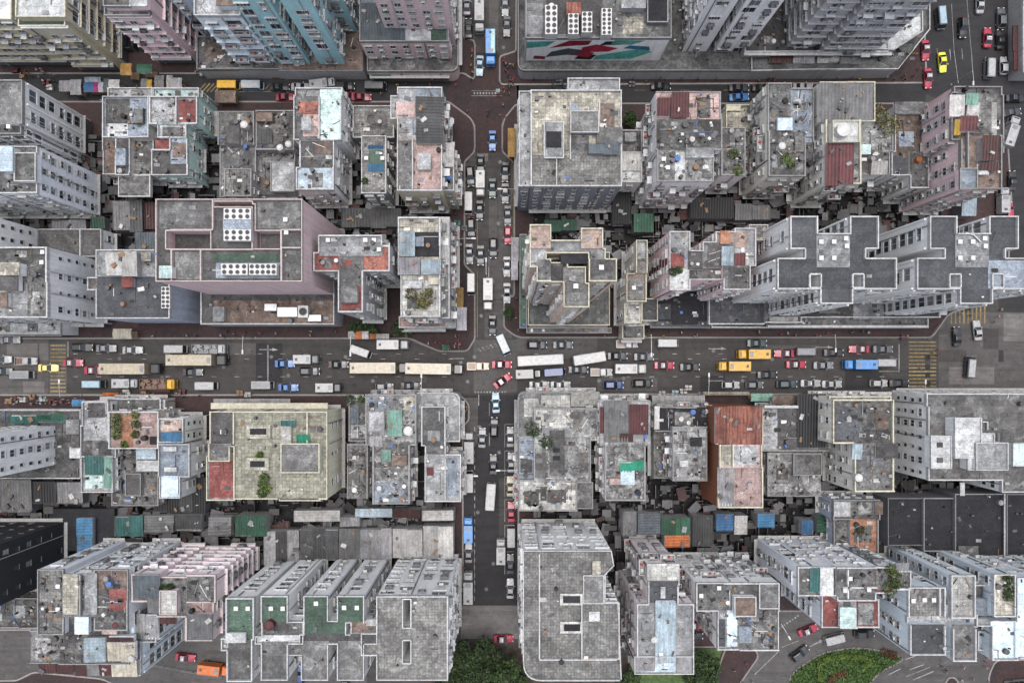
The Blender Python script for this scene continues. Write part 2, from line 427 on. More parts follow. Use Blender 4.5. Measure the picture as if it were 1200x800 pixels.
alley(60,-60,520,62,'boxes and scraps behind the shops of the teal slabs',900)
# ---- road paint
def paint(parent, name, pts, m='paint_w', z=.016): sheet(name, pts, z+.016, m, parent)
def dash(parent, x0, y0, x1, y1, w=.8, m='paint_w', z=.016, name='lane_marking'):
    d = Vector((x1-x0, y1-y0)).normalized(); n = Vector((-d.y, d.x))*w/2
    paint(parent, name, [(x0+n.x,y0+n.y),(x1+n.x,y1+n.y),(x1-n.x,y1-n.y),(x0-n.x,y0-n.y)], m, z)
for y in (414.5, 420.5, 441.2):
    x = 86
    while x < 1052:
        if not 536 < x < 606: dash(road, x, y, x+5.5, y, .7)
        x += 27 if y != 420.5 else 40
for x0, x1, y in ((1030,1054,435),(830,848,446),(880,890,436.3)): dash(road, x0, y, x1, y, .8)
for x0, y0 in ((304,409.5),(830,408.5),(955,406.8)):      # arrows
    dash(road, x0, y0, x0+15, y0, 1.0, name='arrow_marking')
    paint(road, 'arrow_marking', [(x0+15,y0-2),(x0+22,y0+.4),(x0+15,y0+1.6)])
dash(road, 1053.5, 403, 1053.5, 436, .9, name='stop_line'); dash(road, 79.8, 400, 79.8, 418, 1.0, name='stop_line')
dash(road, 528, 420, 544, 420, .7); dash(road, 314, 404, 314, 447, 1.6, 'paint_w'); 
mh = MB(); mh.cyl(0, 0, .42, 0, .012, 14); mh = mh.mesh('manhole', MATS['dmetal'])
for x, y in [(71,412),(140,420),(190,442),(262,430),(318,418),(338,440),(405,418),(437,446),(540,425),(556,418),(548,447),(612,428),(702,446),(716,441),(731,443),(760,446),(836,411),(870,446),(905,421),(985,444),(1045,419),(1112,440),(1150,404),(1128,452)]:
    obj('manhole_cover', mh, road, (*W(x, y)[:2], .03))
for x, y in [(566,240),(584,262),(578,330),(564,370),(586,190),(570,42),(590,56)]: obj('manhole_cover', mh, side, (*W(x, y)[:2], .03))
for x, y in [(562,500),(585,530),(560,600),(578,660),(570,690)]: obj('manhole_cover', mh, lower, (*W(x, y)[:2], .03))
def zebra(parent, x0, y0, x1, y1, n, horiz=True, frac=.42):
    for i in range(n):
        t0, t1 = i/n, (i+frac)/n
        if horiz: r = rect(x0, y0+(y1-y0)*t0, x1, y0+(y1-y0)*t1)
        else: r = rect(x0+(x1-x0)*t0, y0, x0+(x1-x0)*t1, y1)
        paint(parent, 'crossing_stripe', r, 'paint_y', .018)
zebra(road, 59, 404, 77, 462, 13, frac=.34); zebra(road, 1065, 400, 1097, 456, 13, frac=.36)
zebra(road, 1114, 359, 1158, 379, 9, False, .34)
sheet('asphalt_patch', rect(58, 402, 78.5, 463), .027, 'asphalt3', road)
for i in range(4): paint(road, 'asphalt_patch', rect(1084, 416+i*10, 1090, 423+i*10), 'asphalt2', .022)
def dotted(parent, x0, y0, x1, y1, n, ln=1.6, w=1.3, m='paint_w'):
    for i in range(n):
        t = i/(n-1); x, y = x0+(x1-x0)*t, y0+(y1-y0)*t
        paint(parent, 'crossing_stud', rect(x-ln/2, y-w/2, x+ln/2, y+w/2), m, .02)
dotted(junction, 556, 109.5, 584, 109.5, 9, 1.8, 2.6); dash(junction, 552, 112.6, 588, 112.6, .5, z=.02); dash(junction, 552, 106.6, 588, 106.6, .4, z=.02)
dotted(road, 557, 459.5, 592, 459, 11, 1.7, 1.8); dotted(road, 561, 409, 580, 403, 5, 1.8, 1.4); dotted(road, 563, 411, 582, 405, 5, 1.8, 1.2)
dash(lower, 573.5, 472, 573.5, 487, .7); dash(lower, 573.5, 507, 573.5, 522, .8); dash(lower, 561, 462, 561, 475, .7)
for y0, y1 in ((497,524),(528,556),(558,582),(585,611),(615,640),(646,672)):     # parking bays along the lower street
    dash(lower, 591.5, y0, 591.5, y1, .6); dash(lower, 591.5, y0, 602, y0, .5)
for y in range(500, 700, 9): dash(lower, 556.3, y, 556.3, y+5, .8)
for y0, y1 in ((255,300),(318,395)): dash(side, 559.3, y0, 559.3, y1, .7, 'paint_y')
dash(side, 572.5, 312, 572.5, 326, .8); dash(side, 573, 300, 573, 332, .4); dash(side, 600, 150, 600, 330, .4, 'paint_y')
for pts in ([(1115,5),(1118,60),(1123,98)], [(1133,0),(1138,60),(1141,98)]):
    for a, c in zip(pts, pts[1:]): dash(avenue, *a, *c, .6)
for x, y in ((1098,57),(1113,58),(1127,57),(1138,56),(1140,82)): dash(avenue, x, y, x+1, y+13, .6)
for i in range(5): dash(top_road, 232+i*5, 108, 241+i*5, 98, 1.3, 'paint_y')
for i in range(3): dash(top_road, 308+i*6, 108, 316+i*6, 99, .9, 'paint_y')
dash(top_road, 90, 126, 106, 126, 1.0); dash(top_road, 270, 107.5, 330, 107.5, .5)
for i in range(9): dash(top_road, 640+i*26, 106, 652+i*26, 106, .5, 'paint_y')
# ---- curved road, lawn and park strips at the bottom
curve_road = structure(sheet('curved_road', [(905,716),(1062,716),(1260,705),(1260,900),(700,900),(858,806),(884,768)], .010, 'asphalt3'))
structure(sheet('lane_by_gable', [(-220,738),(300,738),(430,738),(430,900),(-220,900)], .010, 'asphalt3'))
for a in ((884,790,912,763),(916,758,936,750),(921,805,940,781)): dash(curve_road, *a, .9)
for a in ((1061,772,1078,766),(1066,784,1083,778),(1041,790,1055,783),(1062,792,1090,781),(1070,796,1094,786),(1098,780,1112,774)): dash(curve_road, *a, 1.0)
dash(curve_road, 949, 757, 961, 751, 1.2); paint(curve_road, 'arrow_marking', [(960,749),(964,750),(961,753.5)])
dotted(curve_road, 913, 736, 935, 721, 8, 2.0, 2.0)
pavement([(850,758),(884,758),(890,768),(868,800),(860,830),(820,830),(838,790)], 'paving', name='pavement', radii=[0,4,6,0,0,0,0])
pavement([(1166,772),(1190,772),(1260,768),(1260,850),(1156,850),(1158,790)], 'paving', name='pavement', radii=[8,0,0,0,0,6])
pavement([(1098,812),(1112,792),(1120,793),(1130,812)], 'paving', name='traffic_island', radii=[0,4,4,0])
pavement([(-220,800),(20,796),(40,786),(120,794),(160,812),(160,900),(-220,900)], 'paving', radii=[0,4,6,6,6,0,0])
park = structure(sheet('park_ground', [(500,748),(606,758),(726,760),(850,758),(838,800),(820,900),(480,900)], .012, 'soil'))
lawn_pts = rounded([(915,812),(930,785),(962,764),(1000,757),(1040,762),(1060,772),(1030,788),(1010,812)], [0,8,12,14,10,6,8,0])
pavement(lawn_pts, 'lawn', .16, 'lawn')
structure(sheet('lawn', [(x, y) for x, y in rounded([(740,758),(846,760),(838,792),(820,900),(720,900),(736,790)], 4)], .03, 'leaf2'))

# ------------------------------------------------------------------ window, balcony and rooftop units (shared meshes)
UNITS = {}
def unit(name):
    if name in UNITS: return UNITS[name]
    b = MB(); mats = [MATS['glass'], MATS['frame'], MATS['hood'], MATS['ac'], MATS['fan'], MATS['cloth_r'], MATS['cloth_b'], MATS['dframe'], MATS['cloth_w']]
    def bx(mi, *a): b.mi = mi; b.box(*a, bottom=True)
    w, h = .70, .65      # half sizes
    if name in ('plain', 'hood', 'ac', 'laundry', 'cage', 'open'):
        bx(0, -w, w, 0, .02, -h, h)
        for x in (-w, 0, w): bx(1, x-.05, x+.05, 0, .07, -h, h)
        for z in (-h, h): bx(1, -w-.05, w+.05, 0, .075, z-.05, z+.05)
        bx(2, -w-.15, w+.15, 0, .22, -h-.20, -h-.06)
    if name == 'hood': bx(2, -w-.2, w+.2, 0, .45, h+.12, h+.22)
    if name == 'ac':
        bx(3, -.45, .40, .05, .62, -h-.75, -h-.24); bx(4, -.35, .15, .62, .635, -h-.70, -h-.30)
        bx(2, -w-.1, w+.1, 0, .35, h+.12, h+.20)
    if name == 'laundry':
        bx(1, -w, w, .2, .98, -h-.08, -h-.03)
        for i, x in enumerate((-.5, -.2, .12, .42)): bx((5, 6, 8, 3)[i], x, x+.2, .25+.15*i, .3+.15*i, -h-.65, -h-.02)
    if name == 'cage':
        bx(7, -w-.05, w+.05, .0, .62, h-.02, h+.05); bx(7, -w-.05, w+.05, 0, .6, -h-.05, -h+.02)
        for i in range(6): x = -w + i*2*w/5; bx(7, x-.025, x+.025, .56, .61, -h, h)
        bx(3, -.3, .3, .1, .5, -h+.02, -h+.45)
    if name == 'open':
        bx(0, -w, -.1, .07, .55, h-.30, h-.26); bx(1, -w, -.1, .5, .56, h-.33, h-.24)
    if name == 'small':
        bx(0, -.4, .4, 0, .02, -.45, .45)
        for x in (-.4, .4): bx(1, x-.05, x+.05, 0, .06, -.5, .5)
        bx(2, -.5, .5, 0, .16, -.60, -.48)
    if name == 'wide':
        bx(0, -1.2, 1.2, 0, .02, -.78, .78)
        for i in range(5): x = -1.2+.6*i; bx(1, x-.04, x+.04, 0, .07, -.7, .7)
        for z in (-.7, .7): bx(1, -1.25, 1.25, 0, .075, z-.05, z+.05)
        bx(1, -1.32, 1.32, 0, .34, .86, .96); bx(3, .3, .8, .03, .40, -1.2, -.86)
    if name in ('band', 'band2'):            # broad dark window strip between white floor bands
        bx(0, -1.2, 1.2, 0, .02, -.85, .85)
        for x in (-1.2, 0, 1.2): bx(1, x-.045, x+.045, 0, .08, -.85, .85)
        bx(1, -1.28, 1.28, 0, .26, -1.02, -.88)
        if name == 'band2': bx(3, -.9, -.3, .02, .45, -.85, -.45); bx(2, -1.28, 1.28, 0, .30, .90, .98)
    if name == 'black':
        bx(0, -.5, .5, 0, .02, -.6, .6); bx(7, -.6, .6, 0, .12, -.72, -.6)
    if name == 'dark':                       # tall opening with deep reveal frame
        bx(0, -.55, .55, 0, .02, -1.0, 1.0)
        for x in (-.6, .6): bx(7, x-.05, x+.05, 0, .2, -1.05, 1.05)
        bx(2, -.7, .7, 0, .30, -1.2, -1.06)
    if name == 'balcony':
        bx(0, -1.35, 1.35, 0, .02, -.3, 1.0)
        bx(2, -1.5, 1.5, 0, .85, -1.2, -1.05)
        for a in ((-1.5,1.5,.77,.85),(-1.5,-1.42,0,.77),(1.42,1.5,0,.77)): bx(1, *a, -1.05, -.25)
        bx(3, -.9, -.2, .15, .6, -1.05, -.5); bx(5, .3, .7, .2, .6, -1.05, -.6)
    me = b.mesh(name+'_window', mats)
    UNITS[name] = me
    return me
STYLES = dict(
    grid=(2.25, 2.6, ['plain','hood','ac','hood','ac','open']), mess=(2.2, 2.7, ['ac','cage','laundry','hood','ac','cage','balcony']),
    office=(2.2, 2.6, ['small','plain','small']), wide=(2.75, 2.75, ['wide','band','wide','band2','ac','cage']), balcony=(3.1, 2.75, ['balcony','balcony','wide']),
    rib=(2.7, 2.8, ['band','band','band2']), black=(3.6, 3.2, ['black']), sparse=(4.6, 3.2, ['small','plain']), ledge=(2.6, 2.7, ['band','band2','wide','laundry','cage']), blank=None)
CUBE = MB(); CUBE.box(-.5,.5,-.5,.5,-.5,.5, True)
CUBES = {}
def cube(name, m, parent, c, s, rz=0):
    if m not in CUBES: CUBES[m] = CUBE.mesh(m+'_block', MATS[m])
    o = obj(name, CUBES[m], parent, c, rz); o.scale = s
    return o
def corrugated(name, m, parent, X0, X1, Y0, Y1, z, alongx=False, fall=.35, pitch=.55, thick=.08):
    """a ridged metal sheet roof with real corrugation"""
    b = MB(); L, Wd = (Y1-Y0, X1-X0) if not alongx else (X1-X0, Y1-Y0)
    n = max(4, int(Wd/pitch)*2); prev = None
    for i in range(n+1):
        t = i/n; zz = (thick if i % 2 else 0.0)
        if alongx: y = Y0 + t*Wd; a, c = (X0, y, z+zz), (X1, y, z+zz-fall)
        else: x = X0 + t*Wd; a, c = (x, Y0, z+zz-fall), (x, Y1, z+zz)
        if prev:
            b.quad(prev[0], a, c, prev[1]) if not alongx else b.quad(prev[0], prev[1], c, a)
        prev = (a, c)
    return b.build(name, MATS[m], parent)
def leaf_cloud(b, c, rx, ry, rz, n, size, r, mats=2):
    for _ in range(n):
        while True:
            x, y, z = r.uniform(-1,1), r.uniform(-1,1), r.uniform(-1,1)
            q = x*x+y*y+z*z
            if q < 1 and q > r.random()*.55: break
        p = Vector((c[0]+x*rx, c[1]+y*ry, c[2]+z*rz)); s = size*r.uniform(.6, 1.3)
        u = Vector((r.gauss(0,1), r.gauss(0,1), r.gauss(0,.55))).normalized()
        v = u.cross(Vector((r.gauss(0,1), r.gauss(0,1), r.gauss(0,1)+.5))).normalized()
        b.mi = r.randrange(mats)
        b.quad(tuple(p-u*s-v*s*.1), tuple(p-v*s*.55), tuple(p+u*s), tuple(p+v*s*.55))
def shrub(parent, x, y, z, r, kind=0, name='roof_plant'):
    b = MB(); rr = random.Random(int(x*31+y*17))
    leaf_cloud(b, (x, y, z+r*.7), r, r, r*.75, int(70+90*r), .22, rr)
    ms = [[MATS['leaf'],MATS['leaf2']],[MATS['leaf2'],MATS['leaf3']],[MATS['leaf2'],MATS['leaf4']]][kind]
    return b.build(name, ms, parent)

# ------------------------------------------------------------------ building builder
class Bld: pass
NB = 0
LAST = [None]
def snap(vals, eps=.32):
    out = []
    for v in sorted(vals):
        if not out or v - out[-1] > eps: out.append(v)
    return out
def near(v, arr): return min(arr, key=lambda a: abs(a-v))
PARS = dict(white='parapet_white', grey='parapet_grey', cream='parapet_cream', dark='parapet_dark', pink='parapet_pink')

def B(name, label, wall, style, vols, ex=(), holes=(), par='white', clutter=.5, polys=(), divs=(), group=None, cat='building', ph=.85, walls2=None, seed=0):
    """vols: pixel rectangles of each flat roof (x0,y0,x1,y1,height,roofing); the walls follow from them"""
    global NB
    NB += 1
    r = random.Random(NB*77+seed)
    V = []
    for x0, y0, x1, y1, z, k in vols: V.append([wx(x0,z), wx(x1,z), wy(y1,z), wy(y0,z), z, k])
    Hs = []
    for x0, y0, x1, y1, z, zt in holes: Hs.append([wx(x0,zt), wx(x1,zt), wy(y1,zt), wy(y0,zt), z])
    P = [(ccw([(wx(x,z), wy(y,z)) for x, y in pts]), z, k) for pts, z, k in polys]
    allx = [v for q in V for v in q[:2]] + [p[0] for q in P for p in q[0]]
    ally = [v for q in V for v in q[2:4]] + [p[1] for q in P for p in q[0]]
    ox, oy = (min(allx)+max(allx))/2, (min(ally)+max(ally))/2
    root = empty(name, (ox, oy, 0)); tag(root, label, cat, group); LAST[0] = root
    for q in V: q[0]-=ox; q[1]-=ox; q[2]-=oy; q[3]-=oy
    for q in Hs: q[0]-=ox; q[1]-=ox; q[2]-=oy; q[3]-=oy
    P = [([(x-ox, y-oy) for x, y in pts], z, k) for pts, z, k in P]
    facades = []       # (ax,ay,bx,by,zlow,zhigh) outward normal is to the right of a->b
    roofs = {}
    wm = MB()
    if V:
        xs = snap([v for q in V+Hs for v in q[:2]]); ys = snap([v for q in V+Hs for v in q[2:4]])
        for q in V+Hs:
            q[0], q[1], q[2], q[3] = near(q[0],xs), near(q[1],xs), near(q[2],ys), near(q[3],ys)
        nx, ny = len(xs)-1, len(ys)-1
        top = [[0.0]*ny for _ in range(nx)]; key = [[None]*ny for _ in range(nx)]
        for i in range(nx):
            for j in range(ny):
                cx, cy = (xs[i]+xs[i+1])/2, (ys[j]+ys[j+1])/2
                for q in V:
                    if q[0]<cx<q[1] and q[2]<cy<q[3] and q[4] > top[i][j]: top[i][j], key[i][j] = q[4], q[5]
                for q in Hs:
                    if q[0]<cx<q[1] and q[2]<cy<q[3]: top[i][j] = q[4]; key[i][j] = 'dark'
        seen = set()
        for i in range(nx):
            for j in range(ny):
                if top[i][j] <= 0 or (i, j) in seen: continue
                sig = (key[i][j], top[i][j]); todo = [(i, j)]; seen.add((i, j)); m = roofs.setdefault((sig[0], sig[1], len(roofs)), MB())
                while todo:
                    p_, q_ = todo.pop(); z = sig[1]
                    m.quad((xs[p_],ys[q_],z),(xs[p_+1],ys[q_],z),(xs[p_+1],ys[q_+1],z),(xs[p_],ys[q_+1],z))
                    for a, c in ((p_+1,q_),(p_-1,q_),(p_,q_+1),(p_,q_-1)):
                        if 0 <= a < nx and 0 <= c < ny and (a, c) not in seen and (key[a][c], top[a][c]) == sig: seen.add((a, c)); todo.append((a, c))
        T = lambda i, j: top[i][j] if 0<=i<nx and 0<=j<ny else 0.0
        for i in range(nx+1):                      # walls facing +-x
            run = None
            for j in range(ny+1):
                a, b = (T(i-1,j), T(i,j)) if j < ny else (0, 0)
                sig = (a, b) if abs(a-b) > .01 else None
                if run and run[0] != sig:
                    (a0, b0), js = run; lo, hi = min(a0,b0), max(a0,b0)
                    if a0 > b0: facades.append((xs[i],ys[js],xs[i],ys[j],lo,hi))
                    else: facades.append((xs[i],ys[j],xs[i],ys[js],lo,hi))
                    run = None
                if sig and not run: run = (sig, j)
        for j in range(ny+1):                      # walls facing +-y
            run = None
            for i in range(nx+1):
                a, b = (T(i,j-1), T(i,j)) if i < nx else (0, 0)
                sig = (a, b) if abs(a-b) > .01 else None
                if run and run[0] != sig:
                    (a0, b0), is_ = run; lo, hi = min(a0,b0), max(a0,b0)
                    if a0 > b0: facades.append((xs[i],ys[j],xs[is_],ys[j],lo,hi))
                    else: facades.append((xs[is_],ys[j],xs[i],ys[j],lo,hi))
                    run = None
                if sig and not run: run = (sig, i)
    for pts, z, k in P:
        m = roofs.setdefault((k, z, len(roofs)), MB()); n = len(m.v); m.v += [(x,y,z) for x,y in pts]; m.f.append(tuple(range(n,n+len(pts)))); m.m.append(0)
        for i in range(len(pts)):
            a, c = pts[i], pts[(i+1) % len(pts)]
            facades.append((a[0],a[1],c[0],c[1],0.0,z))
    for ax, ay, bx_, by_, lo, hi in facades: wm.quad((ax,ay,lo),(bx_,by_,lo),(bx_,by_,hi),(ax,ay,hi))
    wm.build('wall', MATS['w_'+wall], root)
    for (k, _z, _n), m in roofs.items(): m.build('roof', MATS['r_'+k], root)
    # parapets
    pt = .12 + .08*r.random()
    ph *= .45 + .3*r.random()
    if clutter >= 1.2:
        ph *= .55
        if par == 'white': par = 'grey'
    if par:
        for n, (ax, ay, bx_, by_, lo, hi) in enumerate(facades):
            if hi-lo < 1.2: continue
            d = Vector((bx_-ax, by_-ay)); L = d.length
            if L < .3: continue
            d /= L; nn = Vector((d.y, -d.x)); o = .03+.004*(n % 9)
            k = max(1, int(L/r.uniform(3.5, 7.0))) if clutter > .3 else max(1, int(L/14))
            for i in range(k):
                u0, u1 = L*i/k, L*(i+1)/k
                if clutter >= 1.2 and r.random() < .12: continue
                if i == 0: u0 -= o*.9
                if i == k-1: u1 += o*.9
                rough_ = min(1.0, clutter)
                t = pt*r.uniform(1-.25*rough_, 1+.7*rough_); hh = ph*r.uniform(1-.35*rough_, 1+.25*rough_) + .005*(n % 11) + .002*i; oo = o + .0015*(i % 3)
                q = [(ax+d.x*u0+nn.x*oo, ay+d.y*u0+nn.y*oo), (ax+d.x*u1+nn.x*oo, ay+d.y*u1+nn.y*oo), (ax+d.x*u1-nn.x*t, ay+d.y*u1-nn.y*t), (ax+d.x*u0-nn.x*t, ay+d.y*u0-nn.y*t)]
                pm = MB(); pm.prism(ccw(q), hi-.25-.003*(n % 7)-.001*(i % 3), hi+hh); pm.build('parapet', MATS[PARS[par]], root)
        for n, (x0, y0, x1, y1, z) in enumerate(divs):
            a = Vector((wx(x0,z)-ox, wy(y0,z)-oy)); c = Vector((wx(x1,z)-ox, wy(y1,z)-oy)); mid = (a+c)/2; d = c-a
            dm = MB(); dm.rbox(mid.x, mid.y, d.length, .24, z, z+.7+.007*n, math.atan2(d.y, d.x))
            dm.build('roof_divider', MATS[PARS[par]], root)
    # windows, ledges, ribs
    st = STYLES.get(style)
    nwin = 0
    def seen_wall(f):
        ax, ay, bx_, by_, lo, hi = f; L = math.hypot(bx_-ax, by_-ay)
        if L < 1.6 or hi-lo < 2.6: return False
        d = ((bx_-ax)/L, (by_-ay)/L); mx, my = (ax+bx_)/2+ox, (ay+by_)/2+oy
        return -(d[1]*mx - d[0]*my) >= -1 and not any(abs(lo-q[4]) < .01 for q in Hs)
    widen = 1.0
    if st:
        tot = sum(max(0, int((f[5]-f[4]-(3.6 if f[4] < .5 else .4)+.2)/st[1]))*max(1, int((math.hypot(f[2]-f[0], f[3]-f[1])-.5)/st[0])) for f in facades if seen_wall(f))
        if tot > 280: widen = tot/280
    for ax, ay, bx_, by_, lo, hi in facades:
        d = Vector((bx_-ax, by_-ay)); L = d.length
        if L < 1.6 or hi-lo < 2.6: continue
        d /= L; nn = Vector((d.y, -d.x)); mx, my = (ax+bx_)/2+ox, (ay+by_)/2+oy
        facing = -(nn.x*mx + nn.y*my)
        if facing < -1 or any(abs(lo-q[4]) < .01 for q in Hs): continue
        rz = math.atan2(d.y, d.x)+math.pi
        base = lo + (3.6 if lo < .5 else .4)
        if st:
            sp, fh, kinds = st; sp *= widen
            nf = max(0, int((hi-base+.2)/fh)); nc = max(1, int((L-.5)/sp))
            if L < 2.2: nc = 1
            for f in range(nf):
                z = base + fh*f + 1.35
                if style in ('ledge', 'balcony'):
                    cube('ledge', 'w_'+wall, root, ((ax+bx_)/2+nn.x*.25, (ay+by_)/2+nn.y*.25, base+fh*f+.05), (L-.1, .56, .16), rz)
                for c in range(nc):
                    if nwin > 295: continue
                    if r.random() < .08: continue
                    t = (c+.5)/nc
                    k = kinds[r.randrange(len(kinds))]
                    if style in ('grid','office','sparse','rib'): k = kinds[(c*7+int(mx)) % len(kinds)] if r.random() < .7 else k
                    o = obj('window', unit(k), root, (ax+d.x*L*t+nn.x*.004, ay+d.y*L*t+nn.y*.004, z), rz+math.pi)
                    o.location.z += r.uniform(-.12,.12); jx = r.uniform(-.18,.18); o.location.x += d.x*jx; o.location.y += d.y*jx
                    o.scale = (.75, 1, 1) if L < 2.2 else (r.uniform(.82,1.08)*min(1.5, widen), r.uniform(.7,1.4), r.uniform(.85,1.1))
                    o.rotation_euler = (0, 0, math.atan2(nn.y, nn.x)-math.pi/2)
                    nwin += 1
            if style == 'rib':
                for c in range(nc+1):
                    t = min(max(c/nc, .25/L), 1-.25/L)
                    cube('rib', 'w_'+wall, root, (ax+d.x*L*t+nn.x*.12, ay+d.y*L*t+nn.y*.12, (base+hi)/2-.4), (.32, .30, hi-base-.8), rz)
            # drain pipes
            for _ in range(1 + int(L/14)):
                t = r.uniform(.08, .92)
                cube('drain_pipe', 'dframe' if r.random() < .4 else 'hood', root, (ax+d.x*L*t+nn.x*.12, ay+d.y*L*t+nn.y*.12, (lo+hi)/2), (.14, .16, hi-lo-.3), rz)
        if lo < .5 and hi > 4 and style != 'blank' and L > 3:     # shop front: canopy slab over the pavement
            cube('shop_canopy', 'hood', root, ((ax+bx_)/2+nn.x*.4, (ay+by_)/2+nn.y*.4, 3.3+.02*r.random()), (L*.98, .75, .16), rz)
            cube('shop_front', 'dframe', root, ((ax+bx_)/2+nn.x*.03, (ay+by_)/2+nn.y*.03, 1.7), (L*.94, .08, 2.8), rz)
    # ---- rooftop extras
    def loc(x0, y0, x1, y1, z): return wx(x0,z)-ox, wx(x1,z)-ox, wy(y1,z)-oy, wy(y0,z)-oy
    taken = []
    if clutter > .45:                              # patched roofs: tenants' terraces of different screed and felt
        fixed = [loc(*e[1], e[2]) for e in ex if e[0] in 'pbca']
        for X0, X1, Y0, Y1, z, k in V:
            if z < 5: continue
            for _ in range(int((X1-X0)*(Y1-Y0)/22*min(1.3, clutter))+1):
                w_, h_ = r.uniform(1.2, 4.5), r.uniform(1.2, 4.5)
                w_, h_ = min(w_, X1-X0-.8), min(h_, Y1-Y0-.8)
                if w_ < .8 or h_ < .8: continue
                a, c = r.uniform(X0+.35, X1-.35-w_), r.uniform(Y0+.35, Y1-.35-h_); q = (a, a+w_, c, c+h_)
                if any(q[0] < t[1]+.05 and q[1] > t[0]-.05 and q[2] < t[3]+.05 and q[3] > t[2]-.05 for t in fixed): continue
                if any(o_[4] > z+.05 and q[0] < o_[1] and q[1] > o_[0] and q[2] < o_[3] and q[3] > o_[2] for o_ in V): continue
                if any(q[0] < t[1]+.05 and q[1] > t[0]-.05 and q[2] < t[3]+.05 and q[3] > t[2]-.05 for t in Hs): continue
                fixed.append(q); b = MB(); kind = r.random(); hgt = .03+r.random()*.06
                if kind > .88: hgt = r.uniform(.5, 1.6)
                b.box(*q, z+.005, z+hgt); b.build('roof_panel' if hgt < .3 else 'roof_box', MATS['r_'+r.choice(['concrete','mess','pale','dark','gravel','rubble','concrete','mess','slab','bluegrey','brown','pale'])], root)
    for n, e in enumerate(ex):
        k = e[0]
        if k == 'p':                                   # painted or tiled roof panel, or the painted-in dark of a lightwell
            _, rc, z, m = e; X0,X1,Y0,Y1 = loc(*rc, z+.05); b = MB(); b.box(X0,X1,Y0,Y1,z+.01,z+.05+.003*(n % 9)); b.build('roof_panel', MATS['r_'+m], root)
        elif k == 'b':                                 # hut: stair head, lift room, plant room
            _, rc, z, h, m = e[:5]; wl = e[5] if len(e) > 5 else wall; X0,X1,Y0,Y1 = loc(*rc, z+h)
            b = MB(); b.box(X0,X1,Y0,Y1,z,z+h-.2); hut = b.build('roof_hut', MATS['w_'+wl], root)
            b = MB(); b.box(X0-.12,X1+.12,Y0-.12,Y1+.12,z+h-.2,z+h,True); b.build('hut_roof', MATS['r_'+m], hut)
            if X1-X0 > 3 and Y1-Y0 > 3 and par and len(e) < 7:
                b = MB()
                for q in ((X0-.14,X1+.14,Y0-.14,Y0+.06),(X0-.14,X1+.14,Y1-.06,Y1+.14),(X0-.145,X0+.06,Y0,Y1),(X1-.06,X1+.145,Y0,Y1)): b.box(*q, z+h-.15, z+h+.22+.004*len(b.f))
                b.build('hut_coping', MATS[PARS[par]], hut)
            taken.append((X0,X1,Y0,Y1))
        elif k == 'c':                                 # corrugated shed
            _, rc, z, h, m = e[:5]; ax_ = len(e) > 5 and e[5]; X0,X1,Y0,Y1 = loc(*rc, z+h)
            b = MB(); b.box(X0+.15,X1-.15,Y0+.15,Y1-.15,z,z+h-.45); shed = b.build('roof_shed', MATS['w_'+('grey' if r.random()<.6 else wall)], root)
            span = (Y1-Y0) if ax_ else (X1-X0); k_ = max(1, round(span/r.uniform(2.2,4.2)))
            for i in range(k_):
                u0, u1 = i/k_, (i+1)/k_; e0, e1 = r.uniform(-.25,.25), r.uniform(-.25,.25); mm = m if k_ < 3 or r.random() < .84 else r.choice(['galv','grey','dgrey',m])
                if ax_: q = (X0+e0, X1+e1, Y0+(Y1-Y0)*u0, Y0+(Y1-Y0)*u1)
                else: q = (X0+(X1-X0)*u0, X0+(X1-X0)*u1, Y0+e0, Y1+e1)
                corrugated('shed_roof', 's_'+mm, shed, *q, z+h+r.uniform(-.05,.08), ax_, .35+r.uniform(-.12,.12))
            if (X1-X0)*(Y1-Y0) > 12:                   # scrap sheets and weights thrown on top
                for _ in range(int((X1-X0)*(Y1-Y0)/9)):
                    l_ = r.uniform(.4,1.3); b = MB(); b.rbox(r.uniform(X0+.5,X1-.5), r.uniform(Y0+.5,Y1-.5), l_, l_*r.uniform(.3,.9), z+h-.2, z+h+r.uniform(.08,.25), r.uniform(0,3)); b.build('scrap_board', MATS[r.choice(['litter2','s_galv','wood','dmetal','s_white'])], shed)
            taken.append((X0,X1,Y0,Y1))
        elif k == 's':                                 # white roof hatches
            for x, y in e[2]:
                z = e[1]; X, Y = wx(x,z+.7)-ox, wy(y,z+.7)-oy; b = MB(); b.box(X-.33,X+.33,Y-.33,Y+.33,z,z+.52); hatch = b.build('roof_hatch', MATS['parapet_white'], root)
                b = MB(); b.box(X-.39,X+.39,Y-.39,Y+.39,z+.52,z+.6,True); b.build('hatch_lid', MATS['ac'], hatch)
        elif k == 'a':                                 # chiller bank with round fans
            _, rc, z, h, ca, ra = e; X0,X1,Y0,Y1 = loc(*rc, z+h); b = MB(); b.box(X0,X1,Y0,Y1,z+.3,z+h)
            for q in (X0+.2,X1-.4):
                for w_ in (Y0+.2,Y1-.4): b.box(q,q+.2,w_,w_+.2,z,z+.3)
            ch = b.build('chiller', MATS['ac'], root)
            for i in range(ca):
                for j in range(ra):
                    cx, cy = X0+(i+.5)*(X1-X0)/ca, Y0+(j+.5)*(Y1-Y0)/ra; q = min((X1-X0)/ca,(Y1-Y0)/ra)*.36
                    f = MB(); f.cyl(cx,cy,q*1.12,z+h,z+h+.10,12); f.mi = 1; f.cyl(cx,cy,q*.96,z+h+.10,z+h+.115,12); f.mi = 2; f.cyl(cx,cy,q*.26,z+h+.115,z+h+.16,8); f.rbox(cx,cy,q*1.7,q*.12,z+h+.118,z+h+.135,r.uniform(0,3)); f.build('fan', [MATS['s_galv'],MATS['fan'],MATS['litter2']], ch)
            taken.append((X0,X1,Y0,Y1))
        elif k == 't':                                 # water tanks
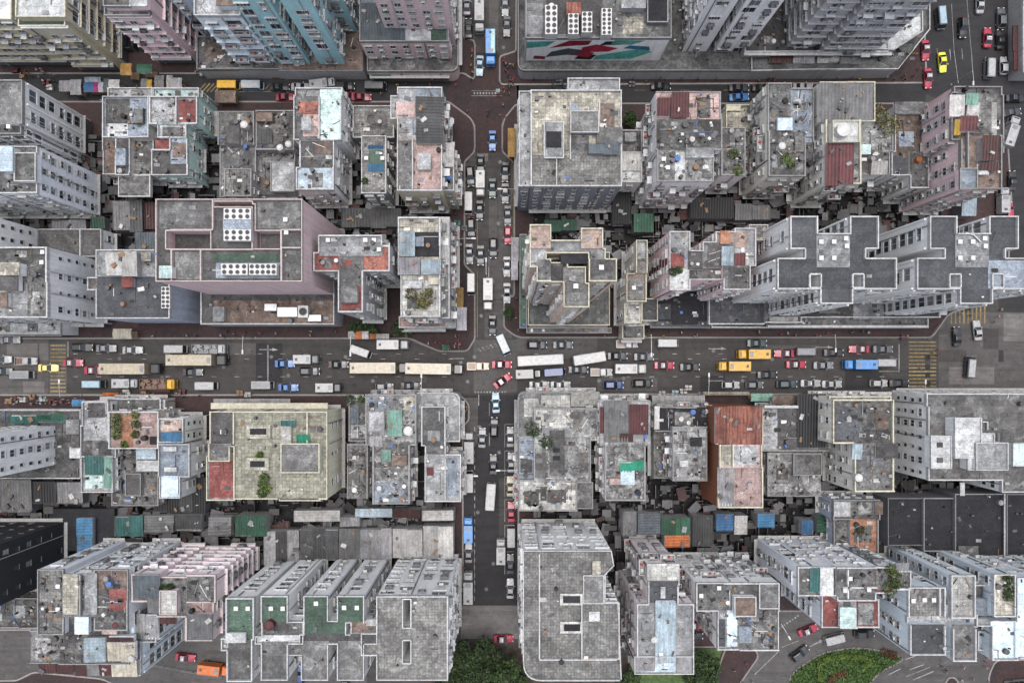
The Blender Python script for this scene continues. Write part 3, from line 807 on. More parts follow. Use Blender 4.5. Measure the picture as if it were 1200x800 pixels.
            for x, y, rr_ in e[2]:
                z = e[1]; b = MB(); X, Y = wx(x,z+2)-ox, wy(y,z+2)-oy; b.cyl(X,Y,rr_,z,z+1.6,12); b.cyl(X,Y,rr_,z+1.6,z+1.85,12,rr_*.5); b.build('water_tank', MATS[e[3] if len(e) > 3 else 'ac'], root)
        elif k == 'g':                                 # plants
            for q in e[2]: shrub(root, wx(q[0],e[1]+1)-ox, wy(q[1],e[1]+1)-oy, e[1], q[2], e[3] if len(e) > 3 else 0)
        elif k == 'k':                                 # flat ledge / canopy slab given in pixels
            _, rc, z, m = e; X0,X1,Y0,Y1 = loc(*rc, z); b = MB(); b.box(X0,X1,Y0,Y1,z-.25,z,True); b.build('canopy', MATS[m], root)
        elif k == 'pipe':
            _, z, pts = e; b = MB(); b.tube([(wx(x,z)-ox, wy(y,z)-oy, z+.3) for x, y in pts], .16); b.build('roof_pipe', MATS['metal'], root)
        elif k == 'duct':
            _, rc, z, h = e; X0,X1,Y0,Y1 = loc(*rc, z+h); b = MB(); b.box(X0,X1,Y0,Y1,z+.2,z+h,True); b.build('duct', MATS['metal'], root)
    # ---- loose rooftop debris (uncountable): pipes, boards, boxes, sheets
    if clutter > 0:
        db = MB(); spots = [(q[0],q[1],q[2],q[3],q[4]) for q in V if q[4] > 3]
        for pts, z, k in P:
            px_ = [p[0] for p in pts]; py_ = [p[1] for p in pts]; spots.append((min(px_)+2,max(px_)-2,min(py_)+2,max(py_)-2,z))
        for X0,X1,Y0,Y1,z in spots:
            area = (X1-X0)*(Y1-Y0)
            for _ in range(int(area*.42*clutter)+1):
                cx, cy = r.uniform(X0+.5,X1-.5) if X1-X0>1.2 else (X0+X1)/2, r.uniform(Y0+.5,Y1-.5) if Y1-Y0>1.2 else (Y0+Y1)/2
                if any(t[0]-.3<cx<t[1]+.3 and t[2]-.3<cy<t[3]+.3 for t in taken): continue
                if V and P == []:
                    zz = max([q[4] for q in V if q[0]<cx<q[1] and q[2]<cy<q[3]] or [0])
                    if zz > z+.1 or any(q[0]-.5<cx<q[1]+.5 and q[2]-.5<cy<q[3]+.5 for q in Hs): continue
                db.mi = r.choice([0,1,1,2,2,3,4,4,5,1,7,2] + ([6] if r.random() < .3 else [])); q = r.random()
                m1 = max(.3, min(cx-X0, X1-cx, cy-Y0, Y1-cy))
                if q < .45: s_ = min(m1*1.3, r.uniform(.2,.65)); db.rbox(cx,cy,s_,s_*r.uniform(.4,1),z+.02,z+r.uniform(.15,.8),r.choice([0,0,r.uniform(0,3)]))
                elif q < .65:
                    l = min(m1*1.6, r.uniform(1.2,4)); db.rbox(cx,cy,l,.12,z+.06,z+.2,r.choice([0,1.571,r.uniform(0,3)]))
                elif q < .85: l = min(m1*1.4, r.uniform(.5,1.5)); db.rbox(cx,cy,l,l*.6,z+.05,z+.14,r.choice([0,0,r.uniform(0,3)]))
                elif q < .93: db.cyl(cx,cy,min(m1*.8,r.uniform(.3,.6)),z+.02,z+r.uniform(.6,1.3),9)
                else: db.cyl(cx,cy,.05,z,z+2.4,5); db.rbox(cx,cy,1.2,.05,z+2.2,z+2.26,r.uniform(0,3))
        if db.f:
            o = db.build('rooftop_clutter', [MATS['ac'],MATS['litter2'],MATS['dmetal'],MATS['wood'],MATS['s_galv'],MATS['litter'],MATS['cloth_b'],MATS['s_white']], root); o['kind'] = 'stuff'
    return root

# ------------------------------------------------------------------ buildings, block by block
# --- north-west block, along the market street
B('apartment_building', 'tan twin-winged tower with rows of ledges and a green top terrace', 'tan', 'ledge',
  [(20,-70,78,21,21,'white'),(23,15,78,32,19.5,'green'),(-90,-70,15,24,20,'white'),(12,-70,24,5,18,'dark')], [('k',(24,30,80,33.5),19.8,'parapet_white')], par='cream', clutter=.4)
B('apartment_building', 'pink tenement with a plain pink gable wall beside the tan tower', 'pink', 'ledge',
  [(123,-70,176,9,22,'dark'),(124,5,177,20,20.5,'concrete')], [('k',(125,18,178,21),20.6,'parapet_pink'),('b',(152,-6,172,7),22,1.5,'pale'),('k',(137,30,178,33),17.8,'s_white')], par='grey')
B('apartment_building', 'narrow blue-grey block wedged between pink and pale blue tenements', 'bluegrey', 'mess', [(192,-70,229,-8,22,'slab')], par='grey')
B('apartment_building', 'pale blue tenement with dark red window grilles above a grey shop podium', 'ltblue', 'balcony',
  [(229,-70,283,20,24,'pale')], [('b',(254,-8,281,6),24,2,'brown')])
B('shop_podium', 'low grey shop podium with a long pale canopy under blue tenement', 'grey', 'blank', [(232,44,332,82,4.6,'concrete')], [('k',(230,78,280,83),4.3,'s_slate'),('p',(240,52,262,70),4.6,'brown')], clutter=.8, par='grey', cat='podium')
for n_, (v_, l_) in enumerate([((269,-70,312,-3,32,'pale'), 'teal slab block next to the pale blue tenement'), ((326,-70,361,-3,32,'pale'), 'teal slab block in the middle of three teal slabs'),
                               ((352,-110,379,-50,32,'pale'), 'teal slab block set back beside the pink and grey corner tower')]):
    B('apartment_building', l_, 'teal', 'wide', [v_], par='white', group='three teal slab blocks')
B('shop_podium', 'brown-roofed shop podium under the three teal slabs', 'grey', 'blank', [(326,36,425,82,5,'brown')], [('k',(327,79,425,83.5),4.7,'parapet_grey')], par=None, cat='podium')
B('apartment_building', 'pink corner tower on a grey podium with white and green terrace', 'pink', 'grid',
  [(422,-130,517,-46,36,'pale'),(422,-70,526,50,12,'bluegrey')], [('p',(475,31,505,49),12,'white'),('p',(505,31,523,49),12,'green'),('c',(422,4,474,48),12,.6,'slate')],
  polys=[(rounded([(431,20),(537,-70),(537,85),(431,85)],[0,0,10,0]),4.6,'mess')], par='grey', clutter=.5)
# --- north-east block
mall = B('shopping_centre', 'low shopping centre with rooftop chillers and a painted mural wall', 'grey', 'blank',
  [(616,-70,786,46,14,'concrete'),(640,-70,706,38,14.6,'dark')],
  [('a',(639,6,653,40),14.6,2.6,2,5),('a',(666,16,678,40),14.6,2.4,2,4),('a',(682,14,694,38),14.6,2.4,2,4),('a',(705,10,717,41),14.6,2.4,2,6),('p',(730,20,754,40),14,'tile'),('p',(617,4,636,40),14,'pale'),
   ('c',(664,4,681,16),14.6,2,'rust'),('b',(729,0,756,9),14,2,'pale'),('b',(759,0,782,26),14,1.4,'black','dgrey')],
  polys=[(rounded([(607,-70),(880,-70),(880,84),(607,84)],[0,0,0,9]),4.2,'concrete')], par='grey', clutter=.35)
# the mural on its south wall: painted shapes on a flat wall panel
def mural():
    ox, oy = mall.location.x, mall.location.y
    X0, X1 = wx(616,14)-ox+.3, wx(786,14)-ox-.3; Y = wy(46,14)-oy-.06; z0, z1 = 4.3, 13.7
    b = MB(); b.quad((X0,Y,z0),(X1,Y,z0),(X1,Y,z1),(X0,Y,z1)); pan = b.build('mural_panel', MATS['w_white'], mall)
    Wd = X1-X0; Hh = z1-z0
    shapes = [('s_mgreen',[(0,.62),(.14,.70),(.20,.95),(0,.92)]),('s_magenta',[]),('s_red2',[(.16,.62),(.30,.98),(.46,.98),(.44,.78),(.26,.70)]),('s_slate',[(.14,.18),(.30,.30),(.44,.22),(.46,.50),(.30,.62),(.18,.45)]),
              ('s_red2',[(.40,.42),(.60,.46),(.66,.62),(.50,.80),(.40,.66)]),('s_red2',[(.05,.10),(.14,.08),(.14,.22),(.06,.26)]),('s_blk',[(.52,.76),(.72,.80),(.78,.97),(.56,.94)]),('s_mgreen',[(.60,.84),(.74,.78),(.84,.98),(.62,1)]),
              ('s_mgreen',[(.50,.06),(.78,.10),(.92,.44),(.84,.62),(.64,.40),(.52,.26)]),('s_blk',[(.36,.10),(.48,.06),(.52,.30),(.40,.36)]),('s_sky',[(.70,.62),(.90,.52),(.88,.70),(.74,.76)]),('s_red2',[(.34,.30),(.46,.16),(.50,.40),(.42,.48)])]
    MATS['s_mgreen'] = m_sheet('mural_green', (.10,.42,.36), None)
    MATS['s_red2'] = m_sheet('mural_crimson', (.42,.025,.055), None)
    for n, (m, pts) in enumerate(shapes):
        if not pts: continue
        q = MB(); k = len(pts); q.v = [(X0+Wd*u, Y-.010-.004*n, z0+Hh*v) for u, v in pts]; q.f = [tuple(range(k))]; q.m = [0]
        q.build('mural_shape', MATS[m], pan)
mural()
B('apartment_tower', 'white slab tower with green-edged flank rising beside the mural wall', 'white', 'wide', [(875,-260,914,-78,45,'pale')], ph=1.0)
B('apartment_tower', 'white slab tower with a blank flank beside the grey ribbed tower', 'white', 'wide', [(926,-260,978,-78,45,'pale')], ph=1.0)
B('apartment_tower', 'wide grey ribbed tower above the chamfered white podium', 'grey', 'ledge', [(1106,-420,1160,-158,60,'pale'),(1166,-420,1268,-148,60,'pale'),(1100,-420,1268,-205,60,'pale')], ph=1.0)
B('shop_podium', 'long podium with chamfered corner and cracked white terrace under grey tower', 'grey', 'blank', [(872,-70,1040,62,6.5,'dark')],
  [('p',(1020,-40,1040,58),6.5,'white'),('c',(930,64,955,74),4.4,1.0,'galv'),('c',(985,64,1010,74),4.4,1.0,'grey'),('c',(902,64,932,73),4.4,.8,'maroon'),('c',(958,65,984,73),4.4,.8,'white'),
   ('k',(872,61,1045,65),6.7,'parapet_white')],
  polys=[([(880,-70),(1088,-70),(1088,36),(1051,82),(880,84)],4.4,'concrete'),([(1020,58),(1040,-70),(1079,-70),(1080,38),(1046,60)],6.6,'white')], clutter=.9, cat='podium')
B('shop_building', 'low shop building with red awnings across the avenue', 'grey', 'blank', [(1197,-70,1330,86,4,'concrete')], [('k',(1187,30,1193,60),3.2,'s_maroon'),('k',(1188,60,1194,82),3.1,'s_red')], cat='building')

# --- west block, upper row
B('apartment_building', 'grey-roofed tower with recessed window bays and white south wall', 'white', 'rib', [(-90,95,28,146,21.4,'gravel'),(-90,144,27,158,20.5,'concrete')], [('s',21.4,[(9,148)])], par='grey', clutter=.3)
B('apartment_building', 'bluish white tower with a cluttered rooftop next to the grey-roofed tower', 'cool', 'grid', [(-90,172,45,227,22,'concrete')], [('b',(0,172,14,200),22,2.4,'ltblue'),('b',(18,180,42,212),22,1.6,'mess')], clutter=1)
B('apartment_building', 'white tower wall with small square windows above a brown flat roof', 'white', 'office', [(-130,254,-6,346,20,'pale')])
B('shop_building', 'low brown flat-roofed building with white coping between white towers', 'white', 'office', [(45,269,120,301,7.5,'dark')], divs=[(96,270,96,300,7.5)], clutter=.1)
B('apartment_building', 'tall white tower with many small windows facing the main road crossing', 'white', 'office', [(-80,290,58,331,21.5,'mess'),(-80,331,33,372,21,'pale'),(33,329,58,372,21.2,'slab')],
  [('b',(-2,308,22,322),21.5,2.2,'tile'),('b',(0,322,20,340),21.5,1.5,'dark'),('s',21.5,[(49,295),(48,307)]),('b',(-4,343,8,359),21,1.2,'brown')], clutter=.8)
B('shop_podium', 'white shop podium with small roof strip at foot of tall white tower', 'white', 'blank', [(-60,374,72,391,6,'white')], [('k',(-40,389,72,394),3.5,'s_galv')], clutter=.8, cat='podium')
B('tenement', 'grey-cracked roof tenement with a cluttered white corner beside the mint tenement', 'beige', 'mess', [(122,114,176,162,10.5,'bluegrey'),(137,160,153,206,10.2,'dark'),(122,150,140,205,8,'brown'),(153,162,182,206,8.5,'mess'),(128,104,180,115,8,'pale')],
  [('p',(124,116,152,146),10.5,'mess'),('p',(126,145,150,160),10.5,'white'),('b',(140,206,176,230),8,1,'mess')], par='white', clutter=.9)
B('tenement', 'mint green tenement with white parapets and a red patch on its roof', 'mint', 'grid', [(176,114,232,146,11,'pale'),(186,146,221,162,10.6,'pale'),(200,160,221,192,10.2,'bluegrey'),(180,176,221,206,10,'dark'),(180,104,234,115,9,'mint')],
  [('p',(209,117,230,143),11,'red'),('p',(178,118,208,143),11,'pale'),('p',(182,164,200,176),10,'red')], divs=[(208,115,208,145,11)], clutter=.6)
B('tenement', 'grey messy-roofed tenement between mint and brick-patched tenements', 'grey', 'mess', [(256,131,299,170,8,'mess'),(258,170,300,231,7,'concrete'),(263,198,295,230,9.5,'slab')], [('b',(266,148,280,168),8,1.2,'dark'),('t',8,[(285,145,.8)]),('p',(278,134,284,170),8,'tile'),('g',8,[(268,160,.8)],2)], par='grey', clutter=1.4)
B('tenement', 'dark low tenement with satellite dishes beside the white brick-patched tenement', 'grey', 'mess', [(300,130,345,176,7.5,'mess'),(300,176,346,228,5.5,'concrete')], [('b',(318,190,345,224),5.5,1.6,'pale'),('t',7.5,[(327,172,.7),(337,168,.7)]),('c',(302,150,318,168),7.5,1,'dgrey')], par='grey', clutter=1.6)
B('tenement', 'white tenement with brick patch, mint strip and blue-white sheet on its roof', 'white', 'grid', [(346,113,402,165,16,'concrete'),(352,160,392,200,15.6,'mess'),(348,197,393,223,15.8,'ltblue'),(347,104,402,114,15,'concrete')],
  [('p',(350,119,374,133),16,'brick'),('p',(375,105,401,164),16,'mint'),('b',(354,138,364,152),16,1.4,'pale'),('p',(354,162,368,178),15.6,'dark'),('p',(369,166,389,180),15.6,'brown'),('p',(355,134,375,160),16,'pinkf')], divs=[(375,114,375,164,16)], clutter=.6)
B('tenement', 'narrow grey tenement with two blue sheets on its roof', 'slate', 'grid', [(424,160,453,227,14,'slab'),(414,125,462,162,8.5,'slab')], [('c',(431,169,449,174),14,.5,'blue'),('p',(432,176,449,192),14,'green'),('c',(431,193,450,201),14,.6,'sky'),('s',14,[(429,185),(448,185)]),('g',14,[(427,211,.7)])], clutter=.5)
B('apartment_building', 'corner tenement with dark ribbed shed and pink roof terrace by brick junction', 'tan', 'mess', [(466,103,520,169,19,'pale'),(466,163,518,224,19.3,'pinkf'),(516,168,532,224,16,'concrete'),(458,113,470,140,18,'pale')],
  [('c',(487,113,520,168),19,1.6,'dgrey',True),('p',(464,120,486,138),19,'pinkf'),('p',(467,165,482,222),19.3,'concrete'),('b',(490,180,504,198),19.3,1.2,'pale'),('c',(518,168,532,196),16,1.0,'white'),('p',(488,104,518,112),19,'bluegrey'),('s',19,[(499,116)]),('g',19.3,[(497,188,.8)])],
  divs=[(484,164,484,223,19.3)], clutter=.5)
# --- west block, lower row
B('commercial_building', 'large pink block with white rooftop chillers and open plant courts', 'pink', 'blank', [(184,234,355,330,30,'dark')],
  [('a',(262,244,294,257),30,1.6,4,2),('a',(262,269,294,282),30,1.6,4,2),('b',(262,257,294,269),30,1.4,'bluegrey'),('a',(259,309,290,322),30,1.8,4,2),('a',(292,309,324,322),30,1.8,5,2),('p',(250,298,330,306),30,'green'),('p',(253,308,328,326),30,'bluegrey'),
   ('p',(187,237,250,268),30,'gravel'),('p',(205,295,237,327),30,'gravel'),('p',(302,237,352,268),30,'gravel'),('p',(335,294,352,327),30,'gravel'),('b',(187,312,201,325),30,1.8,'mint'),('s',30,[(334,257),(335,272)])],
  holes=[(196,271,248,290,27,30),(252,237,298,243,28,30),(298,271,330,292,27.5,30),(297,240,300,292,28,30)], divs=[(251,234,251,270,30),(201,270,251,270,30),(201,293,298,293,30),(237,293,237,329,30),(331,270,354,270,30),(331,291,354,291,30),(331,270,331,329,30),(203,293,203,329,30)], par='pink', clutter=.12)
B('shop_podium', 'long grey podium with silver ducts in front of the large pink block', 'grey', 'blank', [(236,300,392,380,8,'dark')], [('duct',(325,360,348,371),8,1.6),('a',(349,358,361,372),8,2,1,1),('duct',(310,356,324,364),8,1.2),('duct',(361,369,376,376),8,1.4),('p',(250,352,390,379),8,'brown'),('b',(250,360,262,376),8,1.4,'pale')], clutter=.4, cat='podium')
B('commercial_building', 'dark flat-roofed building with ribbed white shed and pale blue flank', 'bluegrey', 'blank', [(114,293,200,373,15,'charcoal'),(114,293,182,324,15.6,'pale'),(104,325,142,340,14,'concrete')], [('c',(123,295,160,323),15.6,2.2,'white'),('b',(166,297,176,305),15.6,1.2,'tile'),('b',(143,325,155,336),15,1.2,'red'),('a',(189,336,199,361),15,1.0,2,5)], clutter=.3)
B('apartment_building', 'stepped grey building with red painted roof terraces beside large pink block', 'grey', 'grid', [(374,276,448,300,24.4,'pale'),(368,296,402,318,24,'red'),(426,288,457,318,24,'brick'),(397,299,427,366,24.2,'concrete')],
  [('p',(400,335,426,365),24.2,'red'),('b',(401,336,418,354),24.2,1.6,'concrete'),('s',24.4,[(384,281),(428,281),(438,281),(444,292)]),('p',(403,305,412,312),24.2,'red')], clutter=.6)
B('apartment_building', 'corner building with blue-grey sheds and a leafy white-walled roof terrace', 'grey', 'mess', [(467,255,517,322,20,'tile'),(470,320,516,371,20.3,'wtile'),(516,255,527,373,16,'pale'),(468,371,534,383,5,'pinkf'),(522,262,535,384,5.2,'white')],
  [('c',(467,272,486,301),20,1.4,'ltblue'),('c',(467,301,492,322),20,1.7,'lav'),('c',(493,303,517,322),20,1.3,'ltblue'),('p',(486,272,516,301),20,'black'),('b',(487,278,496,288),20,.8,'bluegrey'),('c',(516,256,526,310),16,1.2,'white'),
   ('g',20.3,[(482,344,1.3),(498,350,1.7),(494,355,1.2),(502,342,.9)],2),('b',(475,330,494,337),20.3,1.2,'white'),('c',(502,325,514,333),20.3,1.5,'cream')], clutter=.7)
# --- east block, upper row
B('commercial_building', 'large block with beige tiled roof, raised skylight and slate south wall', 'slate', 'office', [(622,107,728,182,22,'tile'),(608,108,623,219,20.5,'pale'),(622,180,728,219,22.3,'slab'),(665,93,727,109,20,'pale'),(669,160,690,182,22.2,'mess')],
  [('b',(638,144,660,185),22,1.2,'pale','grey'),('p',(640,154,658,173),23.25,'black'),('b',(669,131,701,155),22,1.6,'gravel'),('b',(700,150,729,167),22,1.2,'gravel'),('c',(690,167,726,180),22.3,1.4,'slate'),('b',(670,122,677,130),22,1.2,'bluegrey'),('p',(703,121,720,149),22,'brown'),('p',(627,114,664,142),22,'tile')],
  divs=[(668,121,668,188,22),(702,121,702,150,22),(652,183,652,218,22.3)], clutter=.25)
B('shop_building', 'narrow low pale-roofed building beside the tiled-roof block', 'white', 'grid', [(728,153,752,181,10,'mess'),(726,179,752,214,12,'white')], [('c',(727,181,751,200),12,.7,'white'),('b',(733,156,745,165),10,1.2,'pale')], clutter=.8)
B('tenement', 'weathered white tenement with dark red shed on a mottled grey roof', 'white', 'mess', [(768,108,846,142,21,'pinkf'),(768,140,846,176,22,'mess'),(770,174,836,213,22,'rubble'),(845,150,873,206,15,'mess')],
  [('c',(770,116,787,136),21,1.4,'red'),('c',(787,108,808,136),21,1.8,'red'),('b',(805,174,836,184),22,1.0,'pale'),('s',22,[(778,186),(783,196)]),('p',(791,178,803,212),22,'white'),('g',15,[(860,180,1.2),(866,200,1)],1)], clutter=1.4)
B('shop_building', 'small cream flat-roofed building behind the weathered white tenement', 'cream', 'grid', [(850,124,880,155,8,'tile')], [('p',(852,137,877,153),8,'tile'),('k',(852,124,868,130),8.6,'parapet_cream')], par='cream', clutter=.6)
B('tenement', 'cream-white tenement with a blue tank patch on its grey roof', 'ivory', 'mess', [(900,98,928,155,18,'concrete'),(926,104,953,167,17.7,'bluegrey'),(900,153,943,207,18.3,'mess'),(940,165,953,200,16,'concrete')], [('p',(911,139,928,153),18,'ltblue'),('b',(912,139,928,152),18,.9,'ltblue','ltblue'),('g',18.3,[(922,187,1.2),(928,192,.9)],1),('t',18.3,[(918,170,.7)]),('p',(902,100,926,136),18,'concrete')], clutter=1.2, par='grey')
B('tenement', 'cream tenement with long grey ribbed sheet roof and a dark red roof', 'ivory', 'mess', [(960,97,1024,143,19,'concrete'),(967,141,1008,216,20,'rubble')],
  [('c',(960,97,1024,142),19,1.2,'grey'),('b',(976,142,1006,166),20,2.0,'white'),('c',(968,168,1001,216),20,1.0,'red'),('t',22,[(990,151,1.3)])], par='cream', clutter=1.0)
B('tenement', 'grey rubble-roofed tenement with bushes between the red roof and brown roof', 'white', 'mess', [(1008,140,1046,178,14,'rubble'),(1008,176,1042,205,14,'mess')], [('g',14,[(1034,140,1.6),(1042,150,1.8),(1030,128,1.2),(1048,142,1.2)],2),('c',(1022,190,1041,204),14,1.4,'white'),('b',(1010,170,1020,180),14,1.2,'mint')], clutter=1.6, par='grey')
B('tenement', 'brown-roofed white tenement with stair openings beside the pink corner tenement', 'white', 'grid', [(1048,124,1086,182,13,'brown'),(1044,178,1066,206,13,'concrete'),(1066,176,1089,221,13.4,'mess')], [('b',(1049,120,1084,133),13,.8,'concrete'),('t',13,[(1079,186,.6)],'s_orange'),('p',(1046,182,1064,204),13,'charcoal')], clutter=.7)
B('apartment_building', 'pink corner tenement with red, yellow and green canvas covering its roof', 'pink', 'grid', [(1113,110,1168,165,22,'mess'),(1124,160,1172,222,22.3,'brown'),(1116,103,1172,112,21,'concrete'),(1164,112,1174,180,21,'concrete')],
  [('c',(1113,112,1131,137),22,1.6,'white'),('c',(1133,108,1148,121),22,1.8,'mint'),('c',(1134,121,1149,135),22,1.3,'white'),('c',(1126,136,1146,154),22,1.5,'red'),('c',(1119,140,1127,158),22,1.3,'yellow'),('c',(1151,160,1172,188),22.3,1.8,'maroon'),('c',(1148,190,1170,200),22.3,1.4,'maroon'),('b',(1146,193,1158,204),22.3,1,'white'),('b',(1125,198,1144,221),22.3,1.5,'bluegrey'),('p',(1162,120,1168,160),22,'wtile')],
  divs=[(1132,135,1132,200,22.4)], par='grey', clutter=.7)
# --- east block, lower row
B('apartment_tower', 'beige cross-shaped tower with rust-stained walls and dark lightwell on tiled podium', 'rbeige', 'grid',
  [(621,264,646,290,43,'salmon'),(681,268,706,291,43,'salmon'),(640,282,690,297,42.5,'pale'),(622,288,641,312,42.6,'pale'),(629,304,646,330,43,'concrete'),(645,308,665,332,42,'concrete'),(660,313,686,335,42.8,'slab'),(662,332,690,360,43.4,'gravel'),(691,303,722,329,43.2,'gravel'),(690,290,709,306,42.5,'pale'),(619,296,714,381,5,'dtile')],
  [('s',43.2,[(705,313)]),('s',43.4,[(675,335)]),('p',(657,295,692,309),42.6,'black'),('p',(645,311,660,330),42.05,'dark')], par='cream', clutter=.25)  # black panel paints in the dark depth of the lightwell
B('shop_podium', 'narrow grey podium strip with railings along foot of beige cross-shaped tower', 'grey', 'blank', [(609,275,617,384,4,'green'),(617,383,716,390,3.8,'mess')], par='grey', cat='podium')
B('tenement', 'narrow beige stepped tenement between cross-shaped tower and pink-white tower', 'beige', 'grid', [(745,282,758,320,16,'gravel'),(734,320,757,353,15,'brown'),(731,355,751,378,12,'white'),(729,381,754,397,5,'concrete'),(752,350,770,376,6,'charcoal')], [('p',(733,357,749,376),12,'wtile'),('s',15,[(743,337)])], par='cream')
B('apartment_building', 'pink and white tower with red-striped flank and potted green roof corner', 'ppink', 'grid', [(784,271,808,340,22,'pale'),(806,294,824,316,22.2,'dark'),(823,284,862,314,22.1,'concrete'),(838,272,878,290,21.8,'salmon'),(860,268,886,312,21.6,'pale'),(847,311,878,339,22.5,'concrete'),(808,314,848,328,21.5,'mess'),(877,264,899,282,18,'tile')],
  [('p',(785,315,807,339),22,'white'),('g',22,[(789,318,.9),(796,316,.8)]),('p',(784,297,802,314),22,'red'),('c',(846,288,860,312),22.1,.8,'ltblue'),('p',(829,287,845,311),22.1,'dark'),('b',(845,271,855,285),21.8,1.0,'orange'),('c',(861,296,874,312),21.6,.8,'red')], clutter=.6)
# red strips on the pink and white tower's flank
pw = LAST[0]
for i in range(7):
    z_ = 4.2+i*2.6
    cube('red_panel', 's_red', pw, (wx(784,22)-pw.location.x-.05, (wy(297,22)+wy(314,22))/2-pw.location.y, z_), (.12, abs(wy(314,22)-wy(297,22))*.98, 1.5))
for n_, (dx, dy, l_) in enumerate([(0, 0, 'white ribbed cruciform tower with charcoal roofs next to the pink and white tower'), (163, 0, 'white ribbed cruciform tower with charcoal roofs beside the avenue junction')]):
    ext = 26 if n_ else 0
    B('apartment_tower', l_, 'white', 'rib', [(925+dx,254,958+dx,306,30,'charcoal'),(996+dx,254,1029+dx,306,30,'charcoal'),(910+dx,304,1049+dx+ext,339,30.1,'charcoal'),(961+dx,337,998+dx,356,30,'charcoal'),(958+dx,274,996+dx,313,30.4,'pale')],
      [('s',30.4,[(963+dx,283),(978+dx,283),(992+dx,279),(993+dx,288),(963+dx,302),(978+dx,302)])] + ([('p',(1158,305,1235,338),30.1,'bluegrey'),('pipe',30.4,[(1130,273),(1140,276),(1148,284)])] if n_ else []),
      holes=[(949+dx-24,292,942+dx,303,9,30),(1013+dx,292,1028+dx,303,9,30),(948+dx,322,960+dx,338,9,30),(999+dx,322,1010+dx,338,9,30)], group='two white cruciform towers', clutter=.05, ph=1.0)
B('shop_podium', 'long dark podium with white railing under the cruciform towers', 'grey', 'blank', [(830,335,895,380,5.5,'charcoal'),(890,335,1100,372,5.8,'dark'),(833,372,1086,384,4,'concrete'),(896,348,938,378,6.2,'mess')],
  [('k',(902,371,935,379),6.5,'s_white'),('k',(900,381,1088,383.6),4.8,'parapet_white'),('p',(1000,352,1036,374),5.8,'pale'),('k',(1062,362,1110,369),5.2,'parapet_white')], clutter=.5, cat='podium')
B('shop_building', 'low black-roofed sheds between beige tenement and pink-white tower', 'dgrey', 'blank', [(757,330,832,376,4.5,'black'),(762,374,832,384,4,'charcoal')], [('p',(764,356,786,374),4.5,'charcoal'),('p',(788,352,818,380),4.5,'black')], par='dark', clutter=.6)

# --- south-west block, upper row
B('office_building', 'white office tower wall with rows of square windows above a green roof strip', 'white', 'office', [(-130,509,-13,561,24,'pale')])
B('shop_building', 'grey low building with green roof sheets at foot of white office tower', 'white', 'blank', [(-10,480,96,560,5,'concrete')], [('c',(11,486,75,496),5,1.2,'teal'),('c',(43,485,75,491),5,1.6,'green'),('b',(78,492,92,508),5,1.2,'pale'),('b',(84,510,92,524),5,1.2,'mess'),('b',(82,524,93,536),5,1,'white')], par='white', clutter=.6)
B('tenement', 'pale concrete-roofed tenement with notched white parapet by the main road', 'white', 'grid', [(98,470,128,516,9,'pale'),(96,498,110,535,8.5,'concrete'),(108,515,137,534,8.7,'concrete')], [('b',(116,519,127,531),8.7,.6,'dark')], clutter=.5)
B('tenement', 'small tenement with teal sheet roof in a white frame', 'white', 'grid', [(97,534,134,576,9,'pale')], [('c',(99,535,120,556),9,1.2,'teal'),('p',(100,556,120,572),9,'mint'),('c',(121,534,131,572),9,.9,'mint')], clutter=.6)
B('tenement', 'roof garden tenement with brick strip and leafy planters', 'beige', 'grid', [(129,482,187,525,11,'pinkf'),(128,467,190,483,6,'concrete')], [('p',(141,485,156,524),11,'orange'),('p',(160,484,186,522),11,'pinkf'),('g',11,[(135,490,1.1),(136,499,1.2),(135,510,1),(157,486,.9),(158,497,.9),(157,509,.9),(144,521,.8)],1),('b',(176,512,185,520),11,.5,'black')], par='white', clutter=.3)
B('tenement', 'rubble-roofed dark low tenement south of the roof garden', 'grey', 'mess', [(131,524,186,592,6.5,'mess'),(160,523,187,552,8.5,'pale')], [('b',(160,525,182,537),8.5,.8,'ltblue'),('b',(161,540,186,551),8.5,.7,'white'),('b',(148,555,165,580),6.5,1,'dark')], par='grey', clutter=1.6)
B('tenement', 'white narrow tenement with bright blue sheet beside the cream tiled building', 'white', 'office', [(187,490,216,518,12,'pale')], [('c',(188,506,213,518),12,.9,'sky'),('p',(190,491,212,505),12,'salmon')], clutter=.6)
B('tenement', 'lavender-roofed white tenement with a plain white flank', 'cool', 'grid', [(188,520,223,558,11,'bluegrey'),(188,556,212,583,10.6,'ltblue')], [('b',(192,524,206,528),11,.8,'white'),('b',(193,548,206,552),11,.7,'white'),('b',(192,558,208,578),10.6,.6,'ltblue')], clutter=.3)
